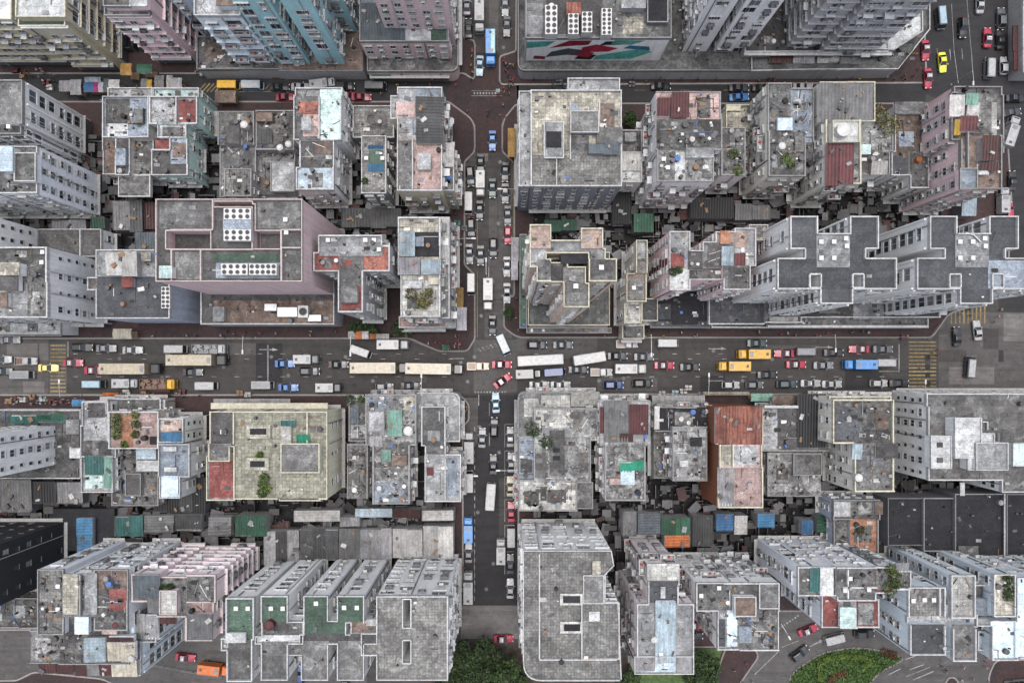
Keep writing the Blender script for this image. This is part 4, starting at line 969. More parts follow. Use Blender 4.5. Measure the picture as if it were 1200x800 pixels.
B('apartment_building', 'cream building with tiled roof, two lightwells and a raised stair block', 'cream', 'sparse', [(275,482,384,584,15,'ctile'),(247,482,278,523,14.6,'dark'),(247,520,270,540,15.2,'concrete'),(243,534,276,585,13.5,'pale'),(328,552,376,586,14,'concrete'),(276,553,330,582,14.8,'ctile')],
  [('p',(245,538,273,583),13.5,'red'),('b',(330,520,374,553),15,1.8,'gravel'),('b',(289,498,316,513),15,.9,'ctile'),('p',(293,502,312,509),15.9,'black'),('b',(289,537,314,550),15,.9,'ctile'),('p',(293,540,310,547),15.9,'black'),('b',(330,500,340,520),15,1.2,'wtile'),  # black panels on raised frames imitate the shade down both lightwells
   ('c',(329,491,345,499),15,1.2,'teal'),('c',(347,510,362,520),15,1.0,'bgreen'),('g',15,[(303,533,.8),(309,560,1.1),(307,566,1.1),(310,573,1.2),(306,578,1)],1),('p',(356,487,376,490),15,'brown'),('p',(356,499,376,502),15,'brown'),('b',(344,566,351,582),14,.8,'white'),('k',(247,472,384,479),9,'parapet_cream'),('c',(322,553,331,583),14,1.0,'galv'),('k',(250,467,340,473),5,'s_galv'),('s',14.6,[(260,506)])],
  divs=[(275,483,275,520,15),(361,482,361,519,15)], par='cream', clutter=.25)
B('tenement', 'ramshackle tenement with rubble roof and pale green sheet by the main road', 'grey', 'mess', [(409,468,431,516,8,'mess'),(407,520,432,584,8,'mess'),(430,462,488,520,10,'rubble'),(437,518,480,590,10.5,'rubble')],
  [('c',(454,480,471,511),10,1.2,'mint'),('c',(447,527,458,541),10.5,1,'mint'),('c',(410,478,420,496),8,1,'slate'),('p',(432,463,457,480),10,'bluegrey'),('p',(438,563,474,589),10.5,'bluegrey'),('p',(472,464,487,480),10,'tile'),('t',10,[(478,505,1.0)]),('g',8,[(410,468,1.2),(424,467,1)]),('b',(432,482,450,505),10,.8,'pale'),('c',(433,510,448,524),10,.9,'galv')], par='grey', clutter=2.2)
B('tenement', 'corner tenement with rounded pale ledge facing the street junction', 'grey', 'grid', [(494,476,522,522,10,'concrete'),(500,515,524,540,9.5,'concrete'),(498,532,540,587,10,'pale')],
  [('p',(501,536,521,583),10,'pale'),('p',(523,536,536,580),10,'bluegrey'),('c',(500,546,508,556),10,.8,'red')], polys=[(rounded([(489,460),(539,460),(539,517),(489,517)],[0,10,0,0]),7.5,'pale')], divs=[(522,536,522,584,10)], clutter=.5)
# --- south-east block, upper row
B('tenement', 'corner tenement with white tiled roof patches and potted bushes', 'grey', 'mess', [(626,478,700,512,10,'pale'),(608,510,626,566,8,'bluegrey'),(626,510,692,565,9.6,'rubble'),(609,562,676,598,9.4,'wtile')],
  [('p',(628,480,671,501),10,'wtile'),('p',(634,463,668,477),7.6,'wtile'),('p',(669,460,701,476),7.6,'wtile'),('p',(614,467,631,488),7.6,'wtile'),('b',(645,505,661,556),9.6,1.0,'concrete'),('p',(648,525,656,530),10.65,'black'),('p',(648,534,656,539),10.65,'black'),('g',9.6,[(623,502,1.6),(641,518,1.5),(627,507,1)]),('p',(672,482,698,510),10,'rubble'),('b',(676,565,694,595),9,.8,'mess'),('p',(627,532,642,560),9.6,'concrete'),('s',10,[(646,497)])],
  polys=[(rounded([(607,459),(702,459),(702,482),(625,482),(625,598),(607,598)],[9,0,0,0,0,0]),7.5,'concrete')], par='white', clutter=1.4)
B('tenement', 'tenement with grey and dark red ribbed roofs and a bright green canvas', 'white', 'mess', [(703,469,762,522,12,'pale'),(709,518,756,586,13,'rubble')],
  [('c',(708,470,737,518),12,1.2,'grey'),('c',(737,473,760,508),12,1.3,'red'),('c',(703,476,708,508),12,.9,'red'),('c',(726,508,742,520),12,1,'maroon'),('c',(727,541,755,552),13,1.3,'bgreen'),('b',(728,552,743,567),13,1.0,'ltblue'),('b',(715,561,727,567),13,.7,'pinkf')], par='grey', clutter=1.6)
B('tenement', 'tenement with black tarred roof strip and rubble rear roof', 'grey', 'mess', [(768,477,840,505,10,'black'),(788,500,828,563,12,'rubble'),(766,505,790,560,6,'mess')], [('c',(767,477,773,503),10,.7,'white'),('b',(810,513,822,522),12,.5,'black'),('b',(797,540,806,546),12,.7,'white'),('b',(820,503,827,511),12,.8,'pale')], par='grey', clutter=1.8)
B('tenement', 'rust-red ribbed roof tenement with rusty side wall and pink rear roof', 'rust', 'blank', [(838,477,894,520,15,'brown'),(844,519,892,548,16,'pinkf'),(841,546,893,594,15,'pinkf')], [('c',(838,477,894,520),15,1.2,'rust'),('p',(845,521,857,546),16,'tile'),('p',(859,522,888,545),16,'pale'),('c',(841,548,861,594),15,.7,'galv'),('p',(862,549,892,593),15,'pinkf')], par='cream', clutter=.5, divs=[(858,520,858,547,16)])
B('tenement', 'flat tenement with pale, grey and black roof strips and rubble yard', 'grey', 'mess', [(893,477,970,528,8,'concrete'),(899,530,962,581,7,'rubble')], [('p',(893,479,911,527),8,'pale'),('p',(911,479,934,526),8,'dark'),('c',(935,462,968,524),8,.6,'blk'),('b',(930,532,962,556),7,.8,'concrete'),('k',(896,475,936,478),8.6,'parapet_white'),('p',(905,463,934,474),6,'brown')], par='white', clutter=1.2)
B('tenement', 'cream-walled tenement with two grey stepped roofs beside the white office block', 'ivory', 'grid', [(977,468,1045,519,15,'mess'),(1000,518,1047,575,15.3,'concrete'),(970,464,1043,472,13,'wtile')], [('p',(979,478,1008,516),15,'charcoal'),('p',(1026,477,1040,502),15,'brown'),('c',(999,520,1011,537),15.3,.9,'ltblue'),('b',(1028,520,1052,536),15.3,.8,'dark'),('t',15.3,[(1008,560,.8)]),('p',(1020,540,1042,572),15.3,'gravel')], par='cream', clutter=1.0)
B('office_building', 'white office block with gravel roof and bright white lift structures', 'white', 'office', [(1087,475,1300,562,15,'gravel'),(1084,461,1300,476,14.4,'concrete'),(1172,548,1300,576,14.8,'gravel')],
  [('b',(1119,490,1149,536),15,3.0,'white'),('b',(1134,508,1164,550),15,2.4,'white'),('b',(1144,519,1180,550),15,3.4,'pale','white'),('b',(1091,511,1114,548),15,2.2,'white'),('p',(1098,518,1105,524),17.25,'dark'),('p',(1098,536,1105,542),17.25,'dark'),('b',(1187,520,1230,545),15,2.6,'mint','white'),('b',(1174,508,1188,522),15,1.2,'dark'),('pipe',15.2,[(1150,494),(1156,494),(1156,503)])], clutter=.2)
# --- south-west block, lower row
B('office_tower', 'black-walled tower with small dark windows and pale base', 'black', 'black', [(-160,640,-8,713,24,'black')], par='dark')
B('shed', 'black low roof beside the bright blue shed under the black tower', 'black', 'blank', [(62,596,134,645,3.2,'black')], par=None, clutter=0, cat='shed')
B('shop_building', 'cream low annex with square windows at foot of the black tower', 'cream', 'office', [(-20,700,46,735,7,'mess')], par='grey', clutter=1)
B('apartment_building', 'long grey tenement block with weathered roofs and maroon sheds on the lane side', 'cool', 'wide', [(45,666,75,742,24,'slab'),(74,672,113,722,23.7,'concrete'),(113,667,150,738,24.2,'mess'),(36,738,72,776,22,'concrete'),(70,720,152,776,22.5,'mess'),(150,672,158,745,22,'ltblue')],
  [('b',(74,673,91,719),23.7,.8,'tile'),('b',(100,672,113,719),23.7,.9,'pale'),('p',(114,668,148,690),24.2,'brown'),('p',(128,690,148,715),24.2,'red'),('c',(99,747,124,776),22.5,1.2,'ltblue',True),('c',(125,752,158,775),22.5,1.2,'cream'),('c',(125,745,156,753),22.5,1.4,'maroon'),('c',(45,776,85,790),20,1.4,'maroon'),('c',(87,777,130,793),20,1.6,'maroon'),('c',(130,774,160,794),20,1.8,'cream'),('s',24,[(67,687),(67,714)]),('b',(88,722,103,742),22.5,1.1,'ltblue'),('t',22.5,[(134,733,.8)],'s_red'),('b',(120,728,136,742),22.5,.9,'pinkf')],
  divs=[(96,672,96,720,23.8)], par='grey', clutter=1.2)
B('apartment_building', 'white block with dark blue vertical stripes on its flank by the lane', 'ltblue', 'rib', [(148,720,166,790,20,'pale'),(155,720,184,751,20.5,'pale')], [('c',(154,720,185,750),20.5,1,'galv')], par='white', clutter=.5)
B('apartment_building', 'pink tenement pair with blue-grey sheet shed and cream roof hut', 'lpink', 'ledge', [(155,672,186,704,23.5,'mess'),(184,675,222,722,23,'mess'),(219,672,253,704,24,'concrete'),(222,702,253,720,22.5,'pinkf'),(218,719,249,750,23.4,'dark')],
  [('c',(155,673,185,702),23.5,1.2,'slate'),('b',(188,692,207,719),23,1.6,'wtile'),('c',(186,720,206,731),22,1.0,'maroon'),('c',(172,697,186,718),23.5,.8,'grey'),('c',(219,720,248,749),23.4,1,'grey'),('g',23,[(190,690,.8),(198,689,.8)])], par='pink', clutter=1.2)
for n_, (v_, e_, l_, st_) in enumerate([
   ([(267,699,299,747,28,'green'),(268,746,297,796,27.6,'gravel'),(261,746,268,760,27.4,'white')], [('s',28,[(276,713),(290,713)]),('b',(266,742,287,752),28,.8,'white')], 'white stepped block with green roof and grey rear wing beside the pink tenements', 'wide'),
   ([(309,697,340,728,28,'green'),(309,727,358,746,27.6,'concrete'),(307,751,338,795,28,'gravel'),(300,744,356,753,27.8,'white')], [('s',28,[(317,713),(331,713)]),('t',27.6,[(314,734,.9)],'s_red')], 'white stepped block with green roof, two hatches and a red roof tank', 'wide'),
   ([(357,697,386,742,28,'green'),(396,697,427,728,28,'green'),(363,726,406,742,28,'green'),(412,727,443,740,27.5,'brown'),(354,751,385,795,28,'gravel'),(338,750,356,766,27.4,'gravel'),(396,750,427,794,28,'gravel'),(352,741,444,753,27.9,'dark')], [('s',28,[(370,707),(403,712),(418,712)]),('b',(430,726,440,732),27.5,.8,'white'),('p',(362,720,369,727),28,'green')], 'white double block with joined green roofs and two grey rear wings', 'wide'),
   ([(442,697,525,794,28.2,'slab'),(510,728,526,794,28,'slab'),(424,740,444,766,27.8,'slab')], [], 'white end block with long brown-grey paved roof and two slots by the street', 'wide')]):
    B('apartment_building', l_, 'white', st_, v_, e_, holes=[(473,700,482,733,6,28),(473,748,482,774,6,28)] if n_ == 3 else (), clutter=.12, group='row of white stepped blocks', ph=1.0)
for n_, (rc, m, l_) in enumerate([((309,622,350,662),'galv','low shed with blue-grey ribbed roof'),((351,620,396,656),'dgrey','low shed with dark patchy roof'),((397,620,422,655),'grey','low shed with narrow grey roof'),((422,620,459,655),'galv','low shed with pale grey square roof'),((460,620,495,653),'white','low shed with white sheet roof'),((496,617,531,656),'white','low shed with white ribbed roof at the street end')]):
    B('shed', l_+' behind the white stepped blocks', 'grey', 'blank', [(*rc, 4.6,'pale')], [('c',rc,4.6,.7,m)], par=None, clutter=.2, cat='shed')
for n_, (rc, m, z_, l_) in enumerate([((344,598,398,611),'white',5,'shed with pale ribbed roof'),((398,606,421,617),'galv',5,'shed with small galvanised roof'),((416,596,458,606),'ltblue',4.5,'shed with bluish roof'),((460,597,492,607),'maroon',4,'shed with brown littered roof'),((494,598,532,610),'white',4.5,'shed with white roof at the alley mouth'),
      ((134,605,167,628),'teal',4,'shed with faded green roof'),((169,604,202,624),'grey',4.5,'shed with grey littered roof'),((204,603,236,622),'dgrey',4,'shed with black roof'),((244,606,270,628),'grey',4.5,'shed with slate roof'),((276,604,312,628),'green',5,'shed with dark green roof'),((90,607,108,648),'sky',4.4,'shed with bright blue roof'),
      ((730,600,746,628),'grey',6,'shed with slate roof and pale rim'),((748,602,774,626),'slate',5,'shed with brown flat roof'),((775,607,809,626),'green',5,'shed with green roof'),((778,627,809,641),'orange',5,'shed with bright orange roof'),((812,604,836,640),'dgrey',4,'shed with cluttered black roof'),((840,602,860,622),'blue',4.5,'shed with blue tarpaulin roof'),((861,604,876,625),'white',4.5,'shed with pale sheet roof'),((888,602,908,618),'sky',4.5,'shed with bright blue tarpaulin'),((940,610,953,626),'blue',4.6,'shed with small blue tarpaulin roof'),((958,602,974,624),'green',4,'shed with mossy roof')]):
    B('shed', l_ + (' in the alley near white stepped blocks' if rc[0] < 560 and rc[0] > 330 else ' in the alley behind the pink tenements' if rc[0] < 330 else ' in the alley behind the grey eastern tenements'), 'grey', 'blank', [(*rc, z_,'mess')], [('c',rc,z_,.8,m,n_ % 2 == 0)], par=None, clutter=.8, cat='shed')
for rc, m, z_, l_ in [((180,560,240,600),'blk',3,'black yard roof below the lavender-roofed tenement'),((330,240,360,262),'grey',3,'grey alley roof behind the large pink block'),((400,244,470,266),'dgrey',3.5,'long black alley roof behind the stepped grey building'),((718,224,740,262),'blk',4,'black alley roof behind the tiled-roof block'),
      ((743,250,766,272),'green',4,'green alley canopy below weathered white tenement'),((810,232,860,256),'blk',5,'black pitched alley roof near the pink-white tower'),((862,240,902,258),'grey',4,'grey alley roof behind the first cruciform tower'),((106,254,122,268),'green',4,'small green alley canopy among the white towers'),((132,236,152,270),'grey',4.5,'grey alley roof behind the dark flat-roofed building'),((152,234,166,272),'dgrey',5,'dark alley roof with wires behind large pink block'),((166,238,182,268),'maroon',4,'brown littered alley roof beside the large pink block'),
      ((158,272,182,292),'slate',5,'slate alley roof under the corner of large pink block'),((60,258,100,268),'galv',4,'pale alley roof between the bluish and white towers'),((0,563,36,600),'grey',5,'grey flat shed roof below the white office tower'),((38,565,64,590),'blk',5,'black shed roof below the white office tower'),((66,566,96,590),'galv',4.5,'pale shed roof next to the teal-roofed tenement'),((1128,232,1145,252),'ltblue',4,'pale blue alley canopy below the pink corner tenement'),((638,258,676,270),'green',4,'mossy alley roof behind beige cross-shaped tower')]:
    B('shed', l_, 'dgrey', 'blank', [(*rc, z_,'mess')], [('c',rc,z_,.7,m)], par=None, clutter=1.2, cat='shed')
# --- south-east block, lower row
B('apartment_building', 'large pale block with rounded corner, paved roof and two lightwells', 'white', 'wide', [], [('s',26,[(687,771)]),('b',(691,717,702,727),26,.8,'white'),('b',(657,696,682,708),26,.6,'wtile'),('p',(660,698,680,706),26.65,'black'),('b',(657,729,682,741),26,.6,'wtile'),('p',(661,731,680,739),26.65,'black'),('b',(682,706,725,771),26,.35,'slab'),('b',(684,674,707,706),26,.5,'gravel'),('b',(695,658,703,672),26,.8,'tile')],  # the two framed black panels are painted darkness for the lightwells
  polys=[(rounded([(613,644),(716,644),(719,662),(709,672),(709,704),(724,704),(728,796),(613,796)],[0,0,0,0,0,0,2,22]),26,'slab')], divs=[(632,648,632,770,26),(632,771,722,771,26)], clutter=.15, ph=1.0)
B('apartment_building', 'narrow pink-grey T-plan block with a blue sheet strip along its roof', 'lpink', 'mess', [(758,660,795,684,23,'pale'),(760,680,794,706,24,'charcoal'),(746,705,812,768,24.2,'pale'),(744,767,812,788,21.5,'ltblue')],
  [('c',(768,703,792,776),24.2,.5,'ltblue'),('b',(759,661,794,679),23,.8,'wtile'),('b',(775,688,779,700),24,.5,'white'),('c',(745,768,768,788),21.5,.6,'galv'),('c',(793,768,811,788),21.5,.6,'galv'),('s',24.2,[(775,767)])], clutter=.3)
B('apartment_building', 'grey block with dense north windows and rubbly mixed roofs near the curved road', 'white', 'mess', [(815,682,912,713,22,'concrete'),(840,700,912,760,21.6,'pale'),(866,714,912,760,21.7,'rubble')], [('b',(861,699,885,721),22,1.4,'brown'),('p',(840,725,850,757),21.6,'charcoal'),('p',(852,702,864,757),21.6,'ltblue'),('s',22,[(843,689),(822,698)]),('b',(867,735,880,752),21.7,.8,'bluegrey'),('b',(890,683,912,712),22,.5,'concrete')], clutter=.9)
B('apartment_building', 'long white block with red terraces and a rounded red roof end with bushes', 'cool', 'wide', [(934,662,982,697,24,'mess'),(980,664,1026,702,24.4,'concrete'),(1024,663,1046,694,24,'red'),(962,696,986,734,21,'red'),(984,700,1004,734,21.5,'pale'),(1002,701,1029,733,21,'red')],
  [('p',(935,664,948,695),24,'mess'),('b',(962,665,976,697),24,1.2,'white'),('s',24.4,[(997,678),(991,692),(1019,691)]),('b',(985,712,1003,735),21.5,1.0,'mint'),('g',24,[(1045,667,1.1),(1049,675,1.3),(1044,690,1.4),(1050,684,1.1)],1),('c',(950,664,962,695),24,.8,'teal')], divs=[(992,666,992,700,24.4),(986,687,1026,687,24.4)], clutter=.6)
B('apartment_building', 'pale blue stepped block with paved roofs and window-dotted west flank', 'ltblue', 'grid', [(1063,687,1106,721,24,'slab'),(1113,673,1141,722,24.6,'wtile'),(1062,719,1143,732,23,'pale'),(1065,731,1106,764,24,'charcoal'),(1115,730,1142,773,24,'gravel'),(1104,688,1115,722,22,'ltblue'),(1105,732,1116,762,22.5,'ltblue')],
  [('s',24,[(1071,704),(1084,703),(1095,703)]),('b',(1140,702,1168,720),22,1.2,'bluegrey')], divs=[(1099,688,1099,720,24.05)], clutter=.35, ph=1.0)
B('apartment_building', 'pale blue block with smooth white wall slab and planted roof strip', 'ltblue', 'grid', [(1163,672,1188,721,24.6,'tile'),(1140,684,1166,722,22,'mess'),(1143,725,1192,732,23,'pale'),(1161,726,1191,772,23.5,'ltblue'),(1144,738,1162,760,21,'ltblue'),(1190,676,1290,770,24,'ltblue')], [('g',24.6,[(1183,680,.9),(1184,690,1.0),(1183,699,1.0)])], clutter=.4, ph=1.0)
B('apartment_building', 'pale blue block rising behind stepped block with a window-streaked north face', 'ltblue', 'wide', [(1046,668,1066,690,24,'mess')], [('c',(1050,660,1066,672),24,.8,'galv')], clutter=1)
B('warehouse', 'warehouse with wide black tarred roof next to orange terrace', 'dgrey', 'blank', [(1039,583,1081,638,8,'black')], par='dark', clutter=.2)
B('warehouse', 'warehouse with very dark green roof between two dark roofs', 'dgrey', 'blank', [(1081,583,1118,645,8.4,'black')], par='grey', clutter=.2)
B('warehouse', 'warehouse with broad slate roof beside the white office block', 'dgrey', 'blank', [(1118,578,1178,660,9,'black')], [('b',(1126,566,1130,580),9,.5,'white'),('b',(1124,640,1146,652),9,.8,'mess')], par='grey', clutter=.2)
B('warehouse', 'warehouse with dark grey roof and white seam east of slate roof', 'dgrey', 'blank', [(1178,578,1330,680,9.4,'black')], [('k',(1177,578,1178.2,676),9.9,'parapet_white')], par='dark', clutter=.2)
B('tenement', 'grey house with orange terrace roof and dark dried plant', 'bluegrey', 'grid', [(996,606,1028,648,9,'orange'),(975,585,1030,607,9.5,'mess'),(976,606,997,640,8,'mess')], [('g',9,[(1010,621,.9)],2),('b',(978,588,996,604),9.5,1,'pale'),('b',(1026,588,1034,602),9.5,1.2,'brown')], par='grey', clutter=.8)

# ------------------------------------------------------------------ vehicles (front towards +x)
PAINT = dict(white=(.30,.305,.31), silver=(.17,.175,.185), grey=(.085,.092,.10), dark_grey=(.035,.038,.043), black=(.016,.017,.019), dark_teal=(.035,.06,.065), blue=(.04,.13,.33), navy=(.03,.055,.16),
             red=(.30,.022,.045), maroon=(.18,.015,.03), yellow=(.50,.28,.015), lime=(.55,.55,.05), pale_yellow=(.60,.54,.20), cream=(.33,.29,.21), beige=(.50,.38,.28), light_blue=(.26,.36,.43), orange=(.48,.13,.03), sky_blue=(.07,.22,.50), pale_green=(.30,.48,.40), brown=(.11,.055,.03), green=(.02,.09,.05))
for k, c in PAINT.items(): MATS['v_'+k] = m_plain(k+'_paint', lerp(c, .9), .32, 0, .5, .16, 1.6)

def loft(b, secs, closed_ends=True):
    """secs: list of (x, [(y,z)...]) half profiles from keel to centre line, mirrored"""
    rings = []
    for x, pr in secs:
        ring = [(x, y, z) for y, z in pr] + [(x, -y, z) for y, z in reversed(pr) if y > 1e-4]
        rings.append(ring)
    n0 = len(b.v); k = len(rings[0])
    for rg in rings: b.v += rg
    for i in range(len(rings)-1):
        for q in range(k):
            q2 = (q+1) % k
            b.f.append((n0+i*k+q, n0+(i+1)*k+q, n0+(i+1)*k+q2, n0+i*k+q2)); b.m.append(b.mi)
    b.f.append(tuple(n0+q for q in range(k))); b.m.append(b.mi)
    b.f.append(tuple(n0+(len(rings)-1)*k+q for q in reversed(range(k)))); b.m.append(b.mi)
def pane(name, pts, m, parent):
    b = MB(); b.quad(*pts); return b.build(name, MATS[m], parent)
def wheels(root, xs, w, r=.32, t=.22):
    for x in xs:
        for s in (-1, 1):
            b = MB(); n = 12; y0, y1 = s*(w/2-t), s*(w/2+.02)
            for y in (y0, y1):
                for i in range(n): a = 2*math.pi*i/n; b.v.append((r*math.cos(a), y-s*(w/2), r*math.sin(a)))
            for i in range(n): b.f.append((i,(i+1) % n, n+(i+1) % n, n+i)); b.m.append(0)
            b.f.append(tuple(range(n))); b.m.append(0); b.f.append(tuple(range(n, 2*n))); b.m.append(0)
            o = b.build('wheel', MATS['tyre'], root, loc=(x, s*w/2, r))
            h = MB(); yy = s*.03
            h.v = [(.19*math.cos(2*math.pi*i/8), yy, .19*math.sin(2*math.pi*i/8)) for i in range(8)]; h.f = [tuple(range(8))]; h.m = [0]
            h.build('rim', MATS['plate'], o)
def lamps(root, xf, xr, w, zf=.62, zr=.72):
    for s in (-1, 1):
        b = MB(); b.box(xf-.10, xf+.015, s*w*.36-.17, s*w*.36+.17, zf-.08, zf+.08, True); b.build('headlight', MATS['lamp_glass'], root)
        b = MB(); b.box(xr-.015, xr+.10, s*w*.36-.16, s*w*.36+.16, zr-.08, zr+.08, True); b.build('tail_light', MATS['tail'], root)
def car_template(kind, paint, roofpaint=None):
    root = empty('vehicle_template')
    suv = kind == 'suv'; hatch = kind == 'hatchback'
    L, w, h = (4.5, 1.74, 1.46) if not suv and not hatch else ((4.7, 1.82, 1.72) if suv else (4.0, 1.70, 1.52))
    hf = L/2; hb = .92 if not suv else 1.02
    m = MATS['v_'+paint]
    b = MB()
    def sec(x, ww, top, crown): return (x, [(ww*.80,.28),(ww*.97,.36),(ww,.60),(ww*.97,top-.10),(ww*.84,top),(0,top+crown)])
    W2 = w/2
    loft(b, [sec(-hf, W2*.72, .74, .0), sec(-hf+.12, W2*.92, .86, .02), sec(-hf*.72, W2, hb-.02, .03), sec(-hf*.2, W2*1.01, hb, .03), sec(hf*.30, W2*1.0, hb-.02, .03), sec(hf*.72, W2*.96, hb-.14, .04), sec(hf-.16, W2*.86, .66, .03), sec(hf, W2*.66, .56, .0)])
    # cabin (belt line to roof)
    xb0, xb1 = (-hf*.70, hf*.36) if not (suv or hatch) else (-hf*.93, hf*.38)
    xr0, xr1 = (-hf*.38, hf*.00) if not (suv or hatch) else (-hf*.72, hf*.02)
    wb, wr = W2*.95, W2*.68
    z0, z1 = hb-.05, h-.05
    n = len(b.v)
    b.v += [(xb0,-wb,z0),(xb1,-wb,z0),(xb1,wb,z0),(xb0,wb,z0),(xr0,-wr,z1),(xr1,-wr,z1),(xr1,wr,z1),(xr0,wr,z1),(xr0+.10,-wr+.12,h),(xr1-.12,-wr+.12,h),(xr1-.12,wr-.12,h),(xr0+.10,wr-.12,h)]
    for f in [(0,1,5,4),(1,2,6,5),(2,3,7,6),(3,0,4,7),(4,5,9,8),(5,6,10,9),(6,7,11,10),(7,4,8,11),(8,9,10,11)]: b.f.append(tuple(n+i for i in f)); b.m.append(0)
    b.build('body', m, root, smooth=False)
    def lerp3(a, c, t): return tuple(a[i]+(c[i]-a[i])*t for i in range(3))
    def facepane(name, A, Bq, C, D, off):
        # A,B bottom; C,D top; inset
        c = lambda u, v: lerp3(lerp3(A, Bq, u), lerp3(D, C, u), v)
        pts = [c(.05,.06), c(.95,.06), c(.95,.94), c(.05,.94)]
        pane(name, [tuple(p[i]+off[i] for i in range(3)) for p in pts], 'vglass', root)
    V = b.v; g = lambda i: V[n+i]
    facepane('windshield', g(1), g(2), g(6), g(5), (.014,0,.010)); facepane('rear_window', g(3), g(0), g(4), g(7), (-.014,0,.010))
    facepane('side_window', g(0), g(1), g(5), g(4), (0,-.014,.008)); facepane('side_window', g(2), g(3), g(7), g(6), (0,.014,.008))
    if roofpaint:
        q = MB(); q.box(xr0+.02, xr1-.02, -wr+.03, wr-.03, h-.03, h+.02); q.build('roof_panel', MATS['v_'+roofpaint], root)
        q = MB(); q.box(-.35,-.15,-.28,.28,h+.02,h+.17); q.build('taxi_sign', MATS['lamp_glass'], root)
    wheels(root, (hf*.62, -hf*.60), w); lamps(root, hf-.06, -hf+.04, w*.86)
    for s in (-1, 1):
        q = MB(); q.box(hf*.24, hf*.24+.16, s*(W2+.09)-.10, s*(W2+.09)+.10, hb, hb+.14, True); q.build('mirror', m, root)
    return root
def chamfer_box(b, x0, x1, w, z0, z1, c=.14, ct=.10):
    pts = [(x0+c,-w/2),(x1-c,-w/2),(x1,-w/2+c),(x1,w/2-c),(x1-c,w/2),(x0+c,w/2),(x0,w/2-c),(x0,-w/2+c)]
    n = len(b.v); k = 8; cx = (x0+x1)/2
    b.v += [(x,y,z0) for x,y in pts] + [(x,y,z1-ct) for x,y in pts] + [(cx+(x-cx)*(1-ct/((x1-x0)/2)), y*(1-ct/(w/2)), z1) for x,y in pts]
    for l in (0, k):
        for i in range(k): j = (i+1) % k; b.f.append((n+l+i,n+l+j,n+l+k+j,n+l+k+i)); b.m.append(b.mi)
    b.f.append(tuple(n+2*k+i for i in range(k))); b.m.append(b.mi)
def van_template(paint, L=4.8, w=1.78, h=1.95, roofpaint=None):
    root = empty('vehicle_template'); m = MATS['v_'+paint]; hf = L/2; b = MB()
    chamfer_box(b, -hf, hf-.55, w, .35, h, .12, .12)
    def sec(x, ww, top): return (x, [(ww*.85,.32),(ww,.45),(ww,top-.12),(ww*.86,top),(0,top+.02)])
    loft(b, [sec(hf-1.0, w/2, 1.05), sec(hf-.2, w/2*.95, .98), sec(hf, w/2*.80, .75)])
    b.build('body', m, root)
    W2 = w/2; xw0, xw1 = hf-.52, hf-.12
    q = MB(); q.v = [(xw1,-W2*.9,1.02),(xw1,W2*.9,1.02),(xw0-.04,W2*.80,h-.12),(xw0-.04,-W2*.80,h-.12),(xw0-.5,-W2*.94,1.02),(xw0-.5,W2*.94,1.02)]
    q.f = [(0,1,2,3),(4,0,3),(1,5,2)]; q.m = [0,0,0]; q.build('windshield', MATS['vglass'], root)
    for s in (-1, 1):
        pane('side_window', [(-hf+.4, s*(W2+.012), 1.1), (hf-1.05, s*(W2+.012), 1.1), (hf-1.15, s*(W2+.012), h-.32), (-hf+.5, s*(W2+.012), h-.32)], 'vglass', root)
    pane('rear_window', [(-hf-.012,-W2*.7,1.1),(-hf-.012,W2*.7,1.1),(-hf-.012,W2*.65,h-.3),(-hf-.012,-W2*.65,h-.3)], 'vglass', root)
    if roofpaint:
        q = MB(); q.box(-hf+.2, hf-.8, -W2+.2, W2-.2, h-.02, h+.03); q.build('roof_panel', MATS['v_'+roofpaint], root)
    else:
        for x in (-hf*.5, 0, hf*.3):
            q = MB(); q.box(x, x+.10, -W2+.22, W2-.22, h-.01, h+.025); q.build('roof_rib', m, root)
    wheels(root, (hf*.62, -hf*.58), w); lamps(root, hf-.02, -hf+.02, w*.86, .7, .9)
    return root
def bus_template(paint, L=7.0, w=2.1, h=2.7):
    root = empty('vehicle_template'); m = MATS['v_'+paint]; hf = L/2; b = MB()
    chamfer_box(b, -hf, hf, w, .35, h, .16, .14); b.build('body', m, root); W2 = w/2
    pane('windshield', [(hf+.014,-W2*.84,1.15),(hf+.014,W2*.84,1.15),(hf+.014,W2*.84,h-.3),(hf+.014,-W2*.84,h-.3)], 'vglass', root)
    n = max(4, int(L/1.2))
    for s in (-1, 1):
        for i in range(n):
            a, c = -hf+.3+i*(L-.6)/n, -hf+.3+(i+1)*(L-.6)/n-.12
            pane('side_window', [(a,s*(W2+.012),1.25),(c,s*(W2+.012),1.25),(c,s*(W2+.012),h-.35),(a,s*(W2+.012),h-.35)], 'vglass', root)
    q = MB(); q.box(-hf*.45, hf*.0, -W2*.5, W2*.5, h-.02, h+.16); q.build('roof_unit', m, root)
    for y in (-W2*.7, W2*.7):
        q = MB(); q.box(-hf*.9, hf*.85, y-.04, y+.04, h-.02, h+.04); q.build('roof_rail', m, root)
    wheels(root, (hf*.62, -hf*.55), w, .42, .28); lamps(root, hf, -hf, w*.86, .75, .9)
    return root
